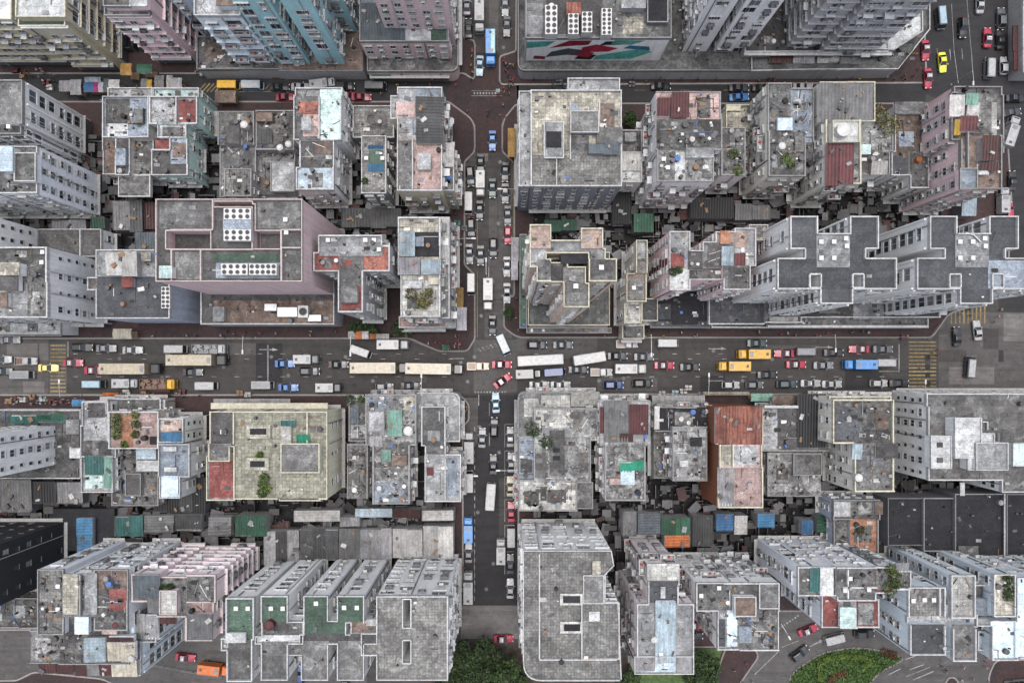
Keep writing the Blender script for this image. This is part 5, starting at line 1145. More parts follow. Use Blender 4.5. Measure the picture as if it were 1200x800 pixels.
def truck_template(paint, cab, L=7.0, w=2.2, h=3.0, cabL=1.7, gap=.35, bed='box', lid=None):
    root = empty('vehicle_template'); hf = L/2; W2 = w/2
    b = MB(); chamfer_box(b, hf-cabL, hf, w*.94, .5, min(h, 2.45), .16, .22); cabo = b.build('cab', MATS['v_'+cab], root)
    pane('windshield', [(hf+.014,-W2*.78,1.35),(hf+.014,W2*.78,1.35),(hf-.02,W2*.76,2.2),(hf-.02,-W2*.76,2.2)], 'vglass', cabo)
    zt = min(h, 2.45); pane('sun_roof', [(hf-.55,-W2*.62,zt+.012),(hf-.30,-W2*.62,zt+.012),(hf-.30,W2*.62,zt+.012),(hf-.55,W2*.62,zt+.012)], 'vglass', cabo)
    for s in (-1, 1): pane('side_window', [(hf-1.2,s*(W2*.94+.012),1.3),(hf-.3,s*(W2*.94+.012),1.3),(hf-.4,s*(W2*.94+.012),2.1),(hf-1.15,s*(W2*.94+.012),2.1)], 'vglass', cabo)
    x1 = hf-cabL-gap
    b = MB(); b.box(-hf, hf-.3, -W2*.45, W2*.45, .45, .75, True); b.build('chassis', MATS['dmetal'], root)
    if bed == 'box':
        b = MB(); chamfer_box(b, -hf, x1, w, .8, h, .04, .04); box = b.build('cargo_box', MATS['v_'+paint], root)
        n = max(3, int((x1+hf)/1.5))
        for i in range(1, n):
            q = MB(); x = -hf+(x1+hf)*i/n; q.box(x-.03, x+.03, -W2+.05, W2-.05, h-.01, h+.03); q.build('roof_rib', MATS['v_'+paint], box)
        for s in (-1, 1):
            q = MB(); q.box(-hf+.02, x1-.02, s*(W2-.05)-.05, s*(W2-.05)+.05, h-.03, h+.045); q.build('edge_rail', MATS['v_'+paint], box)
        q = MB(); q.box(-hf+.5, -hf+1.0, -.3, .3, h-.01, h+.10); q.build('roof_vent', MATS['dmetal'], box)
        q = MB(); q.box(x1-1.0, x1-.25, -W2*.6, W2*.6, h-.01, h+.06); q.build('roof_hatch', MATS['v_silver'], box)
        if lid:
            q = MB(); q.box(-hf+.1, x1-.1, W2*.1, W2-.12, h, h+.04); q.build('roof_sheet', MATS['v_'+lid], box)
    else:
        b = MB(); b.box(-hf, x1, -W2, W2, .85, 1.05, True)
        for q in ((-hf,x1,-W2,-W2+.09),(-hf,x1,W2-.09,W2),(-hf,-hf+.09,-W2+.09,W2-.09),(x1-.09,x1,-W2+.09,W2-.09)): b.box(*q, 1.05, 1.75+.004*len(b.f))
        bd = b.build('cargo_bed', MATS['v_'+paint], root)
        rr = random.Random(5); q = MB()
        for _ in range(14): q.rbox(rr.uniform(-hf+.6,x1-.6), rr.uniform(-W2+.4,W2-.4), rr.uniform(.3,1.1), rr.uniform(.3,.8), 1.05, rr.uniform(1.3,1.9), rr.uniform(0,.4))
        ld = q.build('load', MATS['v_'+(lid or 'grey')], bd); ld['kind'] = 'stuff'
    ws = [hf-.75, -hf+1.0] + ([-hf+1.9] if L > 8 else []) + ([-hf+2.8] if L > 11 else [])
    wheels(root, ws, w, .45, .30); lamps(root, hf, -hf, w*.86, .75, .9)
    return root
def pickup_template(paint):
    root = empty('vehicle_template'); L, w = 4.9, 1.76; hf = L/2; W2 = w/2; m = MATS['v_'+paint]; b = MB()
    def sec(x, ww, top): return (x, [(ww*.85,.32),(ww,.45),(ww,top-.1),(ww*.88,top),(0,top+.02)])
    loft(b, [sec(-.2, W2, .98), sec(hf*.6, W2*.98, .95), sec(hf-.15, W2*.9, .85), sec(hf, W2*.75, .6)])
    chamfer_box(b, -.35, .95, w*.92, .9, 1.62, .16, .14); b.build('body', m, root)
    pane('windshield', [(1.30,-W2*.85,.99),(1.30,W2*.85,.99),(.93,W2*.72,1.55),(.93,-W2*.72,1.55)], 'vglass', root)
    pane('rear_window', [(-.364,-W2*.6,1.05),(-.364,W2*.6,1.05),(-.364,W2*.6,1.45),(-.364,-W2*.6,1.45)], 'vglass', root)
    for s in (-1, 1): pane('side_window', [(-.2,s*(W2*.92+.012),1.02),(.8,s*(W2*.92+.012),1.02),(.75,s*(W2*.92+.012),1.46),(-.15,s*(W2*.92+.012),1.46)], 'vglass', root)
    b = MB(); b.box(-hf, -.40, -W2, W2, .55, .65, True)
    for q in ((-hf,-.4,-W2,-W2+.08),(-hf,-.4,W2-.08,W2),(-hf,-hf+.08,-W2+.08,W2-.08),(-.48,-.4,-W2+.08,W2-.08)): b.box(*q, .65, 1.02+.004*len(b.f))
    bd = b.build('cargo_bed', m, root)
    q = MB(); q.box(-hf+.25,-.6,-W2+.25,W2-.25,.66,.9); q.build('load', MATS['v_brown'], bd)
    wheels(root, (hf*.62,-hf*.58), w); lamps(root, hf-.02, -hf, w*.86, .68, .8)
    return root
TEMPL = {}
def template(kind, paint):
    k = (kind, paint)
    if k in TEMPL: return TEMPL[k]
    p, _, p2 = paint.partition('/')
    if kind == 'taxi': t = car_template('sedan', p, p2 or 'white')
    elif kind in ('sedan', 'suv', 'hatchback'): t = car_template(kind, p)
    elif kind == 'van': t = van_template(p, roofpaint=p2 or None)
    elif kind == 'minibus': t = bus_template(p, 6.0)
    elif kind == 'coach': t = bus_template(p, 10.2 if p2 == 'long' else 7.2, 2.3, 3.1)
    elif kind == 'lorry': t = truck_template(p, p2 or p, 12.6, 2.35, 3.9, 2.1, .45)
    elif kind == 'truck': t = truck_template(p, p2 or p, 6.9, 2.05, 2.9)
    elif kind == 'small truck': t = truck_template(p, p2 or p, 5.6, 1.95, 2.5, 1.5, .2)
    elif kind == 'tipper': t = truck_template(p, p2, 8.0, 2.3, 2.6, 1.7, .4, 'bed', 'brown')
    elif kind == 'flatbed': t = truck_template(p, p2 or p, 7.6, 2.1, 2.5, 1.6, .3, 'bed', 'silver')
    elif kind == 'painted truck': t = truck_template(p, p, 7.4, 2.1, 3.0, 1.7, .3, 'box', 'pale_green')
    elif kind == 'pickup': t = pickup_template(p)
    TEMPL[k] = t
    t['spare'] = 1
    return t
VH = []
def car(kind, paint, px, py, ang=0): VH.append([kind, paint, px, py, ang])
for a in '''sedan white 0 421 0|hatchback dark_teal 2 435 0|pickup white 29 423 0|van white/silver 26 439 0|sedan pale_yellow 55 431 0|taxi red 84 425 0|taxi red 109 434 0|suv black 95 407 0|sedan silver 123 408 0|sedan white 154 410 0
van grey/light_blue 110 450 0|small truck white 149 449 0|lorry cream/black 157 432 0|lorry cream/black 234 422 0|van white 206 409 0|flatbed silver/white 246 409 0|sedan dark_grey 225 436 0|tipper brown/yellow 186 450 0|van white 242 452 0|van white/silver 308 451 0
sedan blue 333 426 0|sedan blue 337 454 0|small truck white/grey 360 421 0|suv dark_grey 362 435 0|sedan dark_grey 396 427 0|van white 423 412 -20|small truck white/dark_grey 386 454 0|lorry cream/black 446 431 0|lorry cream/black 510 432 -1|hatchback silver 450 453 0|sedan dark_grey 481 452 0
truck white/silver 461 404 0|pickup beige 560 429 0|taxi red 588 427 0|taxi red 589 446 36|van light_blue/white 590 404 -66|suv dark_grey 629 404 0|sedan grey 660 404 0|coach white/long 633 422 3|coach white 690 420 9|small truck silver/black 619 438 2|van navy 650 436 4|sedan dark_grey 678 433 0|pickup white 705 436 0|truck white/white 738 432 0
taxi white/silver 632 451 0|taxi white/silver 657 451 0|suv navy 719 451 0|suv black 753 449 0|pickup white 735 403 0|sedan dark_grey 724 417 0|sedan grey 755 418 0|van white 783 402 0|taxi red/silver 779 428 0|sedan dark_grey 809 430 0|truck yellow 882 415 180|truck yellow 859 429 180|sedan dark_teal 888 402 0|hatchback white 857 451 0|hatchback grey 885 451 0|sedan black 900 439 0
taxi red 920 414 180|van grey/silver 945 412 0|sedan black 978 413 0|taxi red 1008 409 180|sedan grey 1036 409 0|taxi red 934 427 0|sedan silver 966 428 0|truck sky_blue 1006 427 180|van silver/white 1039 425 0|suv dark_teal 923 450 0|taxi white/silver 951 449 0|sedan white 976 450 0|hatchback white 1031 449 0|sedan black 1055 449 0
sedan black 1123 394 92|sedan white 1147 387 96|van grey/white 1137 430 85
sedan silver 547 5 90|sedan black 549 32 90|truck white 562 21 270|painted truck sky_blue 575 58 270|sedan light_blue 562 76 268|sedan silver 592 6 270|sedan grey 594 30 268
sedan blue 577 164 270|sedan black 563 191 270|small truck white 563 216 270|suv dark_grey 551 206 275|sedan dark_grey 592 201 268|sedan dark_teal 577 220 270|sedan silver 592 226 270|van white 549 238 270|sedan dark_grey 562 246 270|suv black 552 267 272|sedan grey 595 252 270|hatchback red 595 275 270|suv dark_grey 578 290 270|sedan silver 550 297 272|sedan grey 563 299 270|sedan white 594 312 270|van silver/white 552 333 270|truck white 572 345 270|sedan white 594 343 270|sedan dark_grey 577 381 270
sedan light_blue 581 472 92|suv black 579 501 88|sedan silver 565 513 88|truck silver 550 524 90|sedan dark_grey 578 544 90|taxi silver/white 598 512 90|sedan silver 599 542 90|van white 550 564 90|minibus white 575 581 86|sedan cream 598 570 90|sedan red 599 600 90|van white 599 628 90|small truck sky_blue 549 620 90|sedan silver 549 648 90|small truck white 587 645 90|sedan dark_grey 598 661 90|sedan white 598 690 90|truck white 549 687 90|taxi red 590 749 0
van grey/light_blue 1103 21 275|suv black 1130 31 270|sedan lime 1106 72 275|taxi red 1086 58 272|taxi red 1089 91 272|taxi red 1159 43 88|van silver/white 1160 79 88|hatchback white 1178 76 90|sedan black 1174 45 90|suv grey 1175 20 90|sedan white 1150 3 90
sedan black 1192 114 0|sedan dark_grey 1187 131 8|truck white 1182 156 72|sedan black 1188 211 90|small truck white 1174 236 90|hatchback red 1184 246 90
van yellow 268 100 0|van light_blue/white 296 100 0|sedan black 327 101 0|sedan white 352 101 0|sedan maroon 334 113 0|small truck white 379 100 8|suv black 403 100 0|hatchback red 408 112 0|sedan maroon 423 113 0|van dark_grey 440 101 0|sedan black 775 100 0|sedan dark_grey 867 102 0|sedan blue 867 113 4|sedan black 894 102 0|sedan white 917 101 0|sedan white 942 101 0
taxi red 216 771 -5|truck orange 253 782 -7|hatchback navy 352 791 85|sedan dark_grey 404 798 90|taxi red 948 739 22|suv dark_grey 938 766 35|van white 979 748 14|suv black 1014 743 2|sedan black 813 746 0|taxi red 815 733 0
minibus white 1196 803 5|sedan silver 10 398 0'''.replace('\n', '|').split('|'):
    t = a.rsplit(' ', 4); car(' '.join(t[0].split()), t[1], float(t[2]), float(t[3]), float(t[4]))
# one street name per vehicle, then a label made of its look, its street and its neighbour
def street(x, y):
    if y > 725 and x > 840: return 'on the curved road'
    if y > 755: return 'on the lane by the white stepped blocks' if x < 540 else 'near the park trees'
    if 390 < y < 462: return 'on the main road'
    if x > 1080 and y < 300: return 'on the avenue'
    if x > 1080: return 'at the avenue junction'
    if y < 120 and (x < 540 or x > 605): return 'on the market street'
    if y < 395: return 'on the side street'
    if y < 725: return 'on the lower street'
    return 'beside the park trees'
def look(v):
    kind, p = v[0], v[1]; a, _, c = p.partition('/'); a = a.replace('_', ' '); c = c.replace('_', ' ')
    if kind == 'taxi': return f'{a} taxi with {c or "white"} roof'
    if kind == 'lorry': return f'{a} box lorry with {c} cab'
    if kind == 'coach': return f'{"long " if c else "short "}{a} coach'
    if kind == 'tipper': return f'{a} tipper lorry with {c} cab'
    if kind == 'painted truck': return f'bright blue and green box truck'
    if kind == 'sedan': return f'{a} saloon car'
    if kind == 'suv': return f'{a} tall estate car'
    if kind == 'hatchback': return f'{a} small hatchback car'
    if kind == 'flatbed': return f'{a} flatbed truck with loaded bed'
    if c and c != a: return f'{a} {kind} with {c} ' + ('cab' if 'truck' in kind else 'roof')
    return f'{a} {kind}'
NAMES = {'taxi':'taxi','lorry':'box_lorry','coach':'coach','tipper':'tipper_lorry','painted truck':'box_truck','sedan':'saloon_car','suv':'estate_car','hatchback':'hatchback_car','flatbed':'flatbed_truck','van':'van','minibus':'minibus','truck':'box_truck','small truck':'small_box_truck','pickup':'pickup_truck'}
CATS = {'taxi':'taxi','lorry':'lorry','coach':'coach','tipper':'lorry','painted truck':'truck','sedan':'car','suv':'car','hatchback':'car','flatbed':'truck','van':'van','minibus':'minibus','truck':'truck','small truck':'truck','pickup':'pickup'}
used_labels = set()
counts = {}
for v in VH: k = (look(v), street(v[2], v[3])); counts[k] = counts.get(k, 0) + 1
def relation(v, o):
    a = math.radians(v[4]); dx, dy = o[2]-v[2], -(o[3]-v[3]); fwd = dx*math.cos(a)+dy*math.sin(a); lat = -dx*math.sin(a)+dy*math.cos(a)
    if abs(fwd) > abs(lat)*1.2: return 'behind' if fwd > 0 else 'ahead of'
    return 'alongside'
def simple(o):
    a = o[1].partition('/')[0].replace('_', ' '); return f"{a} {CATS[o[0]]}"
for v in VH:
    s = street(v[2], v[3]); base = f'{look(v)} {s}'; lab = base
    if counts[(look(v), s)] > 1:
        near_ = sorted((o for o in VH if o is not v and street(o[2], o[3]) == s), key=lambda o: (o[2]-v[2])**2+((o[3]-v[3]))**2)
        done = False
        for o in near_[:5]:
            lab = f'{look(v)} {relation(v,o)} {"another" if simple(o)==simple(v) else "a"} {simple(o)} {s}'
            if lab not in used_labels: done = True; break
        if not done and len(near_) > 1: lab = f'{look(v)} between a {simple(near_[0])} and a {simple(near_[1])} {s}'
    words = lab.split()
    if len(words) > 16: lab = lab.replace(' with white roof', '') if len(lab.replace(' with white roof','').split()) <= 16 else ' '.join(words[:16])
    if lab in used_labels: lab = lab.replace(' on the', ' in traffic on the')
    used_labels.add(lab)
    t = template(v[0], v[1])
    if t.get('spare'): o = t; del o['spare']
    else: o = copy_tree(t)
    o.name = NAMES[v[0]]
    zt = 1.2
    o.location = (wx(v[2], zt), wy(v[3], zt), .02); o.rotation_euler = (0, 0, math.radians(v[4]))
    tag(o, lab, CATS[v[0]], 'vehicles '+s)

# ------------------------------------------------------------------ trees
def tree(px, py, r, h, label, kind=0, leaves=1500, name='tree', group=None):
    x, y, _ = W(px, py, h*.75); rr = random.Random(int(px*7+py))
    root = empty(name, (x, y, .05)); tag(root, label, 'tree', group)
    b = MB(); b.tube([(0,0,0),(rr.uniform(-.15,.15),rr.uniform(-.15,.15),h*.3),(0,0,h*.55)], [.22,.17,.12], 8)
    for i in range(5):
        a = i*1.26+rr.random(); q = h*rr.uniform(.30,.45)
        b.tube([(0,0,q),(math.cos(a)*r*.4,math.sin(a)*r*.4,q+h*.18),(math.cos(a)*r*.75,math.sin(a)*r*.75,q+h*.28)], [.11,.07,.03], 6)
    b.build('trunk', MATS['bark'], root)
    c = MB()
    for i in range(15):
        a = rr.random()*6.283; q = r*math.sqrt(rr.random())*.78; zz = h*rr.uniform(.52,.92)
        s = r*rr.uniform(.26,.46)
        leaf_cloud(c, (math.cos(a)*q, math.sin(a)*q, zz), s, s, s*.7, leaves//15, .30, rr, 3)
    c.build('crown', [[MATS['leaf'],MATS['leaf'],MATS['leaf2']],[MATS['leaf'],MATS['leaf2'],MATS['leaf2']]][kind], root)
    return root
for n, (x, y, r, h) in enumerate([(530,772,2.6,8),(546,764,3.0,9),(565,760,2.9,8.5),(538,790,3.2,8.5),(560,782,3.3,9.5),(585,774,2.8,8),(600,782,2.6,8),(580,796,3.2,9),(606,800,2.8,8),(520,800,2.8,7.5),(557,803,3.0,8)]):
    tree(x, y, r*.9, h-1.5+3*((n*7) % 5)/4, 'dark green leafy tree in the park clump below the concrete crossing', n % 2, 1500, group='park trees below the crossing')
for n, (x, y, r, h) in enumerate([(822,772,2.4,6),(838,778,2.2,6),(830,792,2.6,7),(812,790,2.4,6.5),(742,794,2.2,6),(735,805,2.2,6)]):
    tree(x, y, r, h, 'small green tree on the grass beside the narrow T-plan block', 0, 1100, group='trees on the grass strip')
for n, (x, y, r, h) in enumerate([(415,385,1.6,3.5),(427,386,1.8,3.5),(438,388,1.5,3),(466,384,1.8,4),(476,387,1.5,3.5)]):
    tree(x, y, r, h, 'low dark shrub on the pavement in front of stepped grey building', 0, 500, 'shrub', 'street shrubs')
tree(740, 141, 1.9, 5, 'single small tree growing between tiled-roof block and weathered tenement', 1, 900)
tree(596, 366, 1.3, 3, 'small flowering street tree at the corner by cross-shaped tower', 1, 400, 'shrub')
# lawn hedge and flower bed
def ribbon(name, pts, w, z0, h, mats, label, n_per=60):
    b = MB(); rr = random.Random(3)
    for a, c in zip(pts, pts[1:]):
        k = max(1, int(math.hypot(c[0]-a[0], c[1]-a[1])/1.6))
        for i in range(k):
            t = i/k; x, y, _ = W(a[0]+(c[0]-a[0])*t, a[1]+(c[1]-a[1])*t, .6); leaf_cloud(b, (x, y, z0+h/2), w, w, h/2, n_per, .16, rr, len(mats))
    o = b.build(name, [MATS[m] for m in mats]); tag(o, label, 'hedge'); return o
ribbon('hedge', [(962,798),(962,790),(960,778),(970,772),(990,769),(1010,770),(1020,775),(1010,783)], .62, .16, .7, ['hedge','leaf3'], 'bright clipped hedge looping over the roundabout lawn')
ribbon('flower_bed', [(972,798),(982,792),(994,788)], .9, .16, .4, ['flower','leaf','flower'], 'dark red flower bed inside the clipped hedge', 26)
ribbon('flower_bed', [(1036,764),(1046,767),(1052,770)], 1.0, .16, .4, ['flower','leaf'], 'small red flower bed at tip of the roundabout lawn', 50)
b = MB(); rr = random.Random(8)
for _ in range(9000):
    x, y = rr.uniform(915,1056), rr.uniform(756,812)
    ins = False
    for (xa, ya), (xb, yb) in zip(lawn_pts, lawn_pts[1:]+lawn_pts[:1]):
        if (ya > y) != (yb > y) and x < (xb-xa)*(y-ya)/(yb-ya)+xa: ins = not ins
    if not ins: continue
    X, Y, _ = W(x, y); s = rr.uniform(.08,.2); a = rr.random()*6.28
    b.quad((X-s*math.cos(a),Y-s*math.sin(a),.17),(X+s*math.cos(a),Y+s*math.sin(a),.17),(X+s*math.cos(a),Y+s*math.sin(a),.17+s),(X-s*math.cos(a),Y-s*math.sin(a),.17+s))
o = b.build('grass', MATS['lawn']); tag(o, 'short grass tufts covering the roundabout lawn', 'grass'); o['kind'] = 'stuff'

# ------------------------------------------------------------------ street furniture
def lamp_post(px, py, ang, arm, label, h=7.5):
    x, y, _ = W(px, py); root = empty('street_lamp', (x, y, .1)); tag(root, label, 'street lamp', 'street lamps')
    b = MB(); b.cyl(0,0,.16,0,.5,8); b.tube([(0,0,.4),(0,0,h)], [.09,.06], 8); b.build('pole', MATS['metal'], root)
    c, s = math.cos(math.radians(ang)), math.sin(math.radians(ang))
    b = MB(); b.tube([(0,0,h-.1),(c*arm*.6,s*arm*.6,h+.25),(c*arm,s*arm,h+.2)], [.05,.045,.04], 6); b.build('arm', MATS['metal'], root)
    b = MB(); b.rbox(c*(arm+.3), s*(arm+.3), .9, .32, h+.1, h+.28, math.radians(ang)); b.build('lamp_head', MATS['ac'], root)
for x, y, a, l, t in [(420,396,-90,3.5,'beside the white van turning'),(499,461,90,3.8,'reaching over a cream lorry'),(755,394,-90,4,'reaching over the main road beside beige tenement'),(819,460,90,3.8,'opposite the yellow trucks'),(540,287,0,3,'over parked cars beside the corner building'),(571,326,90,2.6,'in the middle of the side street'),
                      (603,232,180,3,'beside the slate wall of tiled-roof block'),(604,545,180,3.5,'over the parking bays on the lower street'),(545,551,0,2.5,'beside the delivery van on the lower street'),(1060,461,90,2.5,'next to the yellow crossing by the avenue'),(1113,100,-90,2.5,'at the pink corner tenement'),(300,396,-90,3,'beside the large pink block podium'),(960,394,-90,3,'in front of the cruciform towers'),(96,463,90,3,'next to the yellow crossing by the white tower'),(900,716,-60,3,'on the curved road')]:
    lamp_post(x, y, a, l, 'grey street lamp with a long arm '+t)
def canopy(px0, py0, px1, py1, z, m, label, name='market_stall', cat='stall', group='street stalls', stripes=None):
    """a stall: four posts, a counter with goods and a pitched canvas roof"""
    X0, X1, Y0, Y1 = wx(px0,z), wx(px1,z), wy(py1,z), wy(py0,z); cx, cy = (X0+X1)/2, (Y0+Y1)/2
    root = empty(name, (cx, cy, .14)); tag(root, label, cat, group); a, c = (X1-X0)/2, (Y1-Y0)/2
    for sx in (-1,1):
        for sy in (-1,1):
            b = MB(); b.cyl(sx*(a-.12), sy*(c-.12), .035, 0, z-.2, 6); b.build('post', MATS['metal'], root)
    b = MB(); b.quad((-a,-c,z-.28),(a,-c,z-.28),(a,0,z),(-a,0,z)); b.quad((-a,0,z),(a,0,z),(a,c,z-.28),(-a,c,z-.28)); b.build('canvas', MATS[m], root)
    b = MB(); b.box(-a*.8, a*.8, -c*.6, c*.6, .1, .8, True); b.build('counter', MATS['wood'], root)
    if stripes:
        for i, s in enumerate(stripes):
            b = MB(); u0, u1 = -a+2*a*i/len(stripes), -a+2*a*(i+1)/len(stripes); b.quad((u0,-c,z-.26),(u1,-c,z-.26),(u1,0,z+.02),(u0,0,z+.02)); b.quad((u0,0,z+.02),(u1,0,z+.02),(u1,c,z-.26),(u0,c,z-.26)); b.build('canvas_strip', MATS[s], root)
    return root
for r_, z, m, l, st in [((69,94,82,107),2.9,'s_lav','pale lavender market stall beside the tan tower',None),((82,93,95,111),3.0,'s_galv','grey-white market stall next to the pale lavender one',None),((99,90,118,96),3.1,'s_ltblue','light blue strip canopy behind the blue and magenta stall',None),((98,96,121,108),3.0,'s_blue','blue, magenta and white striped market stall',['s_blue','s_blue','s_magenta','s_lav']),((121,92,127,108),2.9,'s_slate','narrow slate blue market stall between striped and white stalls',None),((127,93,140,104),3.0,'s_white','white canvas market stall near the mint tenement',None),
                    ((141,74,154,88),4.5,'s_ochre','ochre awning against the wall of the tan tower',None),((160,75,178,86),4,'s_green','green awning below the pink tenement',None),((165,92,172,104),2.9,'s_grey','small grey stall roof next to a yellow stall',None),((172,93,178,104),3.0,'s_yellow','small yellow market stall',None),((181,88,192,104),3,'s_grey','dark grey market stall beside pale grey stalls',None),((195,88,202,104),3,'s_white','narrow off-white market stall',None),((202,91,213,104),3.1,'s_lav','pale lilac market stall near the yellow van',None),
                    ((252,106,276,120),3,'r_brown','long brown tilted stall roof by the yellow van',None),((435,82,458,89),3.6,'s_teal','teal awning under the grey podium of pink corner tower',None),((534,337,543,360),4.2,'s_ochre','bright ochre awning on the corner building side wall',None),((535,360,547,387),4.2,'s_lav','pale lilac shop awning below the ochre awning',None),((595,150,604,184),4.5,'s_ochre','tall ochre awning beside the tiled-roof block',None),((599,278,608,306),3.4,'s_lav','pink-white shop awning beside parked white car',None),((599,306,607,328),3.2,'s_lav','pale awning behind the pink-white awning',None),
                    ((581,104,586,108),2.4,'s_ltblue','tiny pale blue kiosk canopy near brick junction',None),((120,460,138,464),3.2,'s_orange','orange shop awning on the main road beside tipper lorry',None),((84,468,99,476),3.4,'s_sky','blue shop awning next to concrete-roofed tenement',None),((408,388,432,397),3.4,'s_white','white and orange awning in front of stepped grey building',['s_white','s_orange','s_white']),((433,391,456,397),3.3,'s_orange','orange and white awning over street shrubs',['s_orange','s_white','s_white']),((518,404,526,410),2.6,'s_green','green parasol-like stall on the brick corner',None),((132,385,154,397),4.0,'s_cream','cream awning at foot of dark flat-roofed building',None),((880,461,906,470),4,'s_mint','pale green glazed canopy by rubble-yard tenement',None),((700,461,760,466),4,'s_white','long white canopy below the ribbed red roof tenement',None),((764,463,826,474),4.2,'s_galv','long galvanised canopy under the black tarred roof',None),((824,459,878,463),3.6,'s_cream','thin cream canopy on the main road by rust-red roof',None),((970,459,1045,464),3.8,'s_white','long white canopy under the cream-walled tenement',None),((1046,457,1200,461),3.6,'s_white','long white canopy along the white office block',None),
                    ((1012,76,1024,84),2.6,'s_red','small red stall under the chamfered podium',None),((1178,152,1190,158),2.6,'s_grey','small grey kiosk on the avenue pavement',None),((180,456,196,462),2.6,'s_maroon','dark maroon stall by the tipper lorry',None),((1166,715,1180,724),2.6,'s_ltblue','pale kiosk roof beside the white wall slab',None)]:
    canopy(*r_, z, m, l, 'awning' if 'awning' in l or 'canopy' in l else 'market_stall', 'awning' if 'awning' in l or 'canopy' in l else 'stall', 'street stalls and awnings', st)
# roadside railings
def railing(px0, py0, px1, py1, label):
    a, c = Vector(W(px0,py0)), Vector(W(px1,py1)); d = c-a; L = d.length; root = empty('railing', a, math.atan2(d.y, d.x)); tag(root, label, 'railing', 'kerb railings')
    for z in (.5, 1.05):
        b = MB(); b.box(0, L, -.03, .03, .14+z-.03, .14+z+.03, True); b.build('rail', MATS['kerb'], root)
    n = max(2, int(L/1.6)); me = None
    for i in range(n+1):
        if me is None: q = MB(); q.box(-.04,.04,-.04,.04,.14,1.2); me = q.mesh('post', MATS['kerb'])
        obj('post', me, root, (L*i/n, 0, 0))
for a in [((556,50,556,92),'railing along kerb of the pink corner tower'),((586,70,586,98),'railing along kerb by the mural wall'),((557,148,557,176),'railing on the brick junction kerb near ribbed dark shed'),((588,148,588,176),'railing on the brick junction kerb by the ochre awning'),((486,401,514,411),'railing on the slanting kerb beside the white truck'),((516,411,546,411),'railing on the brick corner by the green stall'),((556,330,556,392),'railing along kerb by ochre and lilac awnings'),((613,461,700,461),'railing along main road under white tiled patches'),((270,396,400,396),'railing along the large pink block podium'),((840,395,1080,395),'railing along main road under cruciform towers'),((556,640,556,690),'railing beside the lower street truck'),((1086,398,1100,378),'railing at the avenue junction corner'),
          ((178,776,262,792),'low dark railing along the lane by the red taxi')]:
    railing(*a[0], a[1])
# motorbikes, hand carts, market crates
def crate_stack(px, py, m, label):
    x, y, _ = W(px, py); root = empty('crate_stack', (x, y, .14)); tag(root, label, 'crates', 'crates on the pavement'); rr = random.Random(int(px*9+py))
    for i in range(4):
        b = MB(); w, d = rr.uniform(.5,.8), rr.uniform(.4,.6); ox, oy = (i % 2)*.8-.4, (i//2)*.6-.3; hh = rr.uniform(.3,.9); b.box(ox-w/2,ox+w/2,oy-d/2,oy+d/2,0,hh); b.build('crate', MATS[m], root)
cr = [(12,470,'wood'),(22,466,'s_red'),(30,468,'s_white'),(40,465,'wood'),(52,467,'s_ltblue'),(63,470,'s_red'),(150,459,'s_white'),(170,461,'wood'),(215,459,'s_red'),(282,460,'wood'),(292,462,'s_white'),(20,84,'s_red'),(28,90,'wood'),(56,98,'s_red'),(60,104,'s_white'),(240,88,'s_white'),(310,84,'s_red'),(316,88,'s_white'),(324,90,'wood'),(655,98,'s_slate'),(670,101,'dmetal'),(690,100,'s_slate'),(710,101,'dmetal'),(740,100,'dmetal'),(775,461,'s_white'),(790,460,'s_ltblue'),(800,458,'s_white'),(806,454,'s_white'),(1058,395,'s_red'),(545,268,'s_slate'),(536,262,'s_teal'),(552,255,'s_red')]
cl = dict(wood='brown wooden', s_red='red plastic', s_white='white foam', s_ltblue='pale blue plastic', s_slate='slate grey plastic', dmetal='black metal', s_teal='teal plastic')
for x, y, m in cr: crate_stack(x, y, m, f'stack of {cl[m]} boxes on the pavement ' + street(x, y if y < 461 else 455).replace('on the','of the'))
def motorbike(px, py, ang, label):
    x, y, _ = W(px, py); root = empty('motorbike', (x, y, .0), math.radians(ang)); tag(root, label, 'motorbike', 'motorbikes')
    for xx in (-.62, .62):
        b = MB(); n = 12
        for yy in (-.06,.06):
            for i in range(n): b.v.append((xx+.3*math.cos(2*math.pi*i/n), yy, .3+.3*math.sin(2*math.pi*i/n)))
        for i in range(n): b.f.append((i,(i+1) % n,n+(i+1) % n,n+i)); b.m.append(0)
        b.f += [tuple(range(n)), tuple(range(n,2*n))]; b.m += [0,0]; b.build('wheel', MATS['tyre'], root)
    b = MB(); loft(b, [(-.75,[(.06,.55),(.10,.70),(0,.78)]),(-.2,[(.14,.45),(.17,.72),(0,.82)]),(.2,[(.14,.45),(.18,.85),(0,.95)]),(.6,[(.07,.6),(.10,.85),(0,.95)])]); b.build('body', MATS['v_maroon' if int(px) % 2 else 'v_dark_grey'], root)
    b = MB(); b.box(-.75,-.05,-.13,.13,.80,.90,True); b.build('seat', MATS['tyre'], root)
    b = MB(); b.tube([(.45,-.36,1.05),(.55,0,1.0),(.45,.36,1.05)], .02); b.build('handlebar', MATS['dmetal'], root)
motorbike(572, 133, 80, 'motorbike with rider crossing the brick junction')
for i, (x, y) in enumerate([(595,88),(598,92),(601,95),(648,101),(660,102),(700,102),(720,102)]): motorbike(x, y, 80+i*9, 'parked dark motorbike on the pavement beside the mural wall')
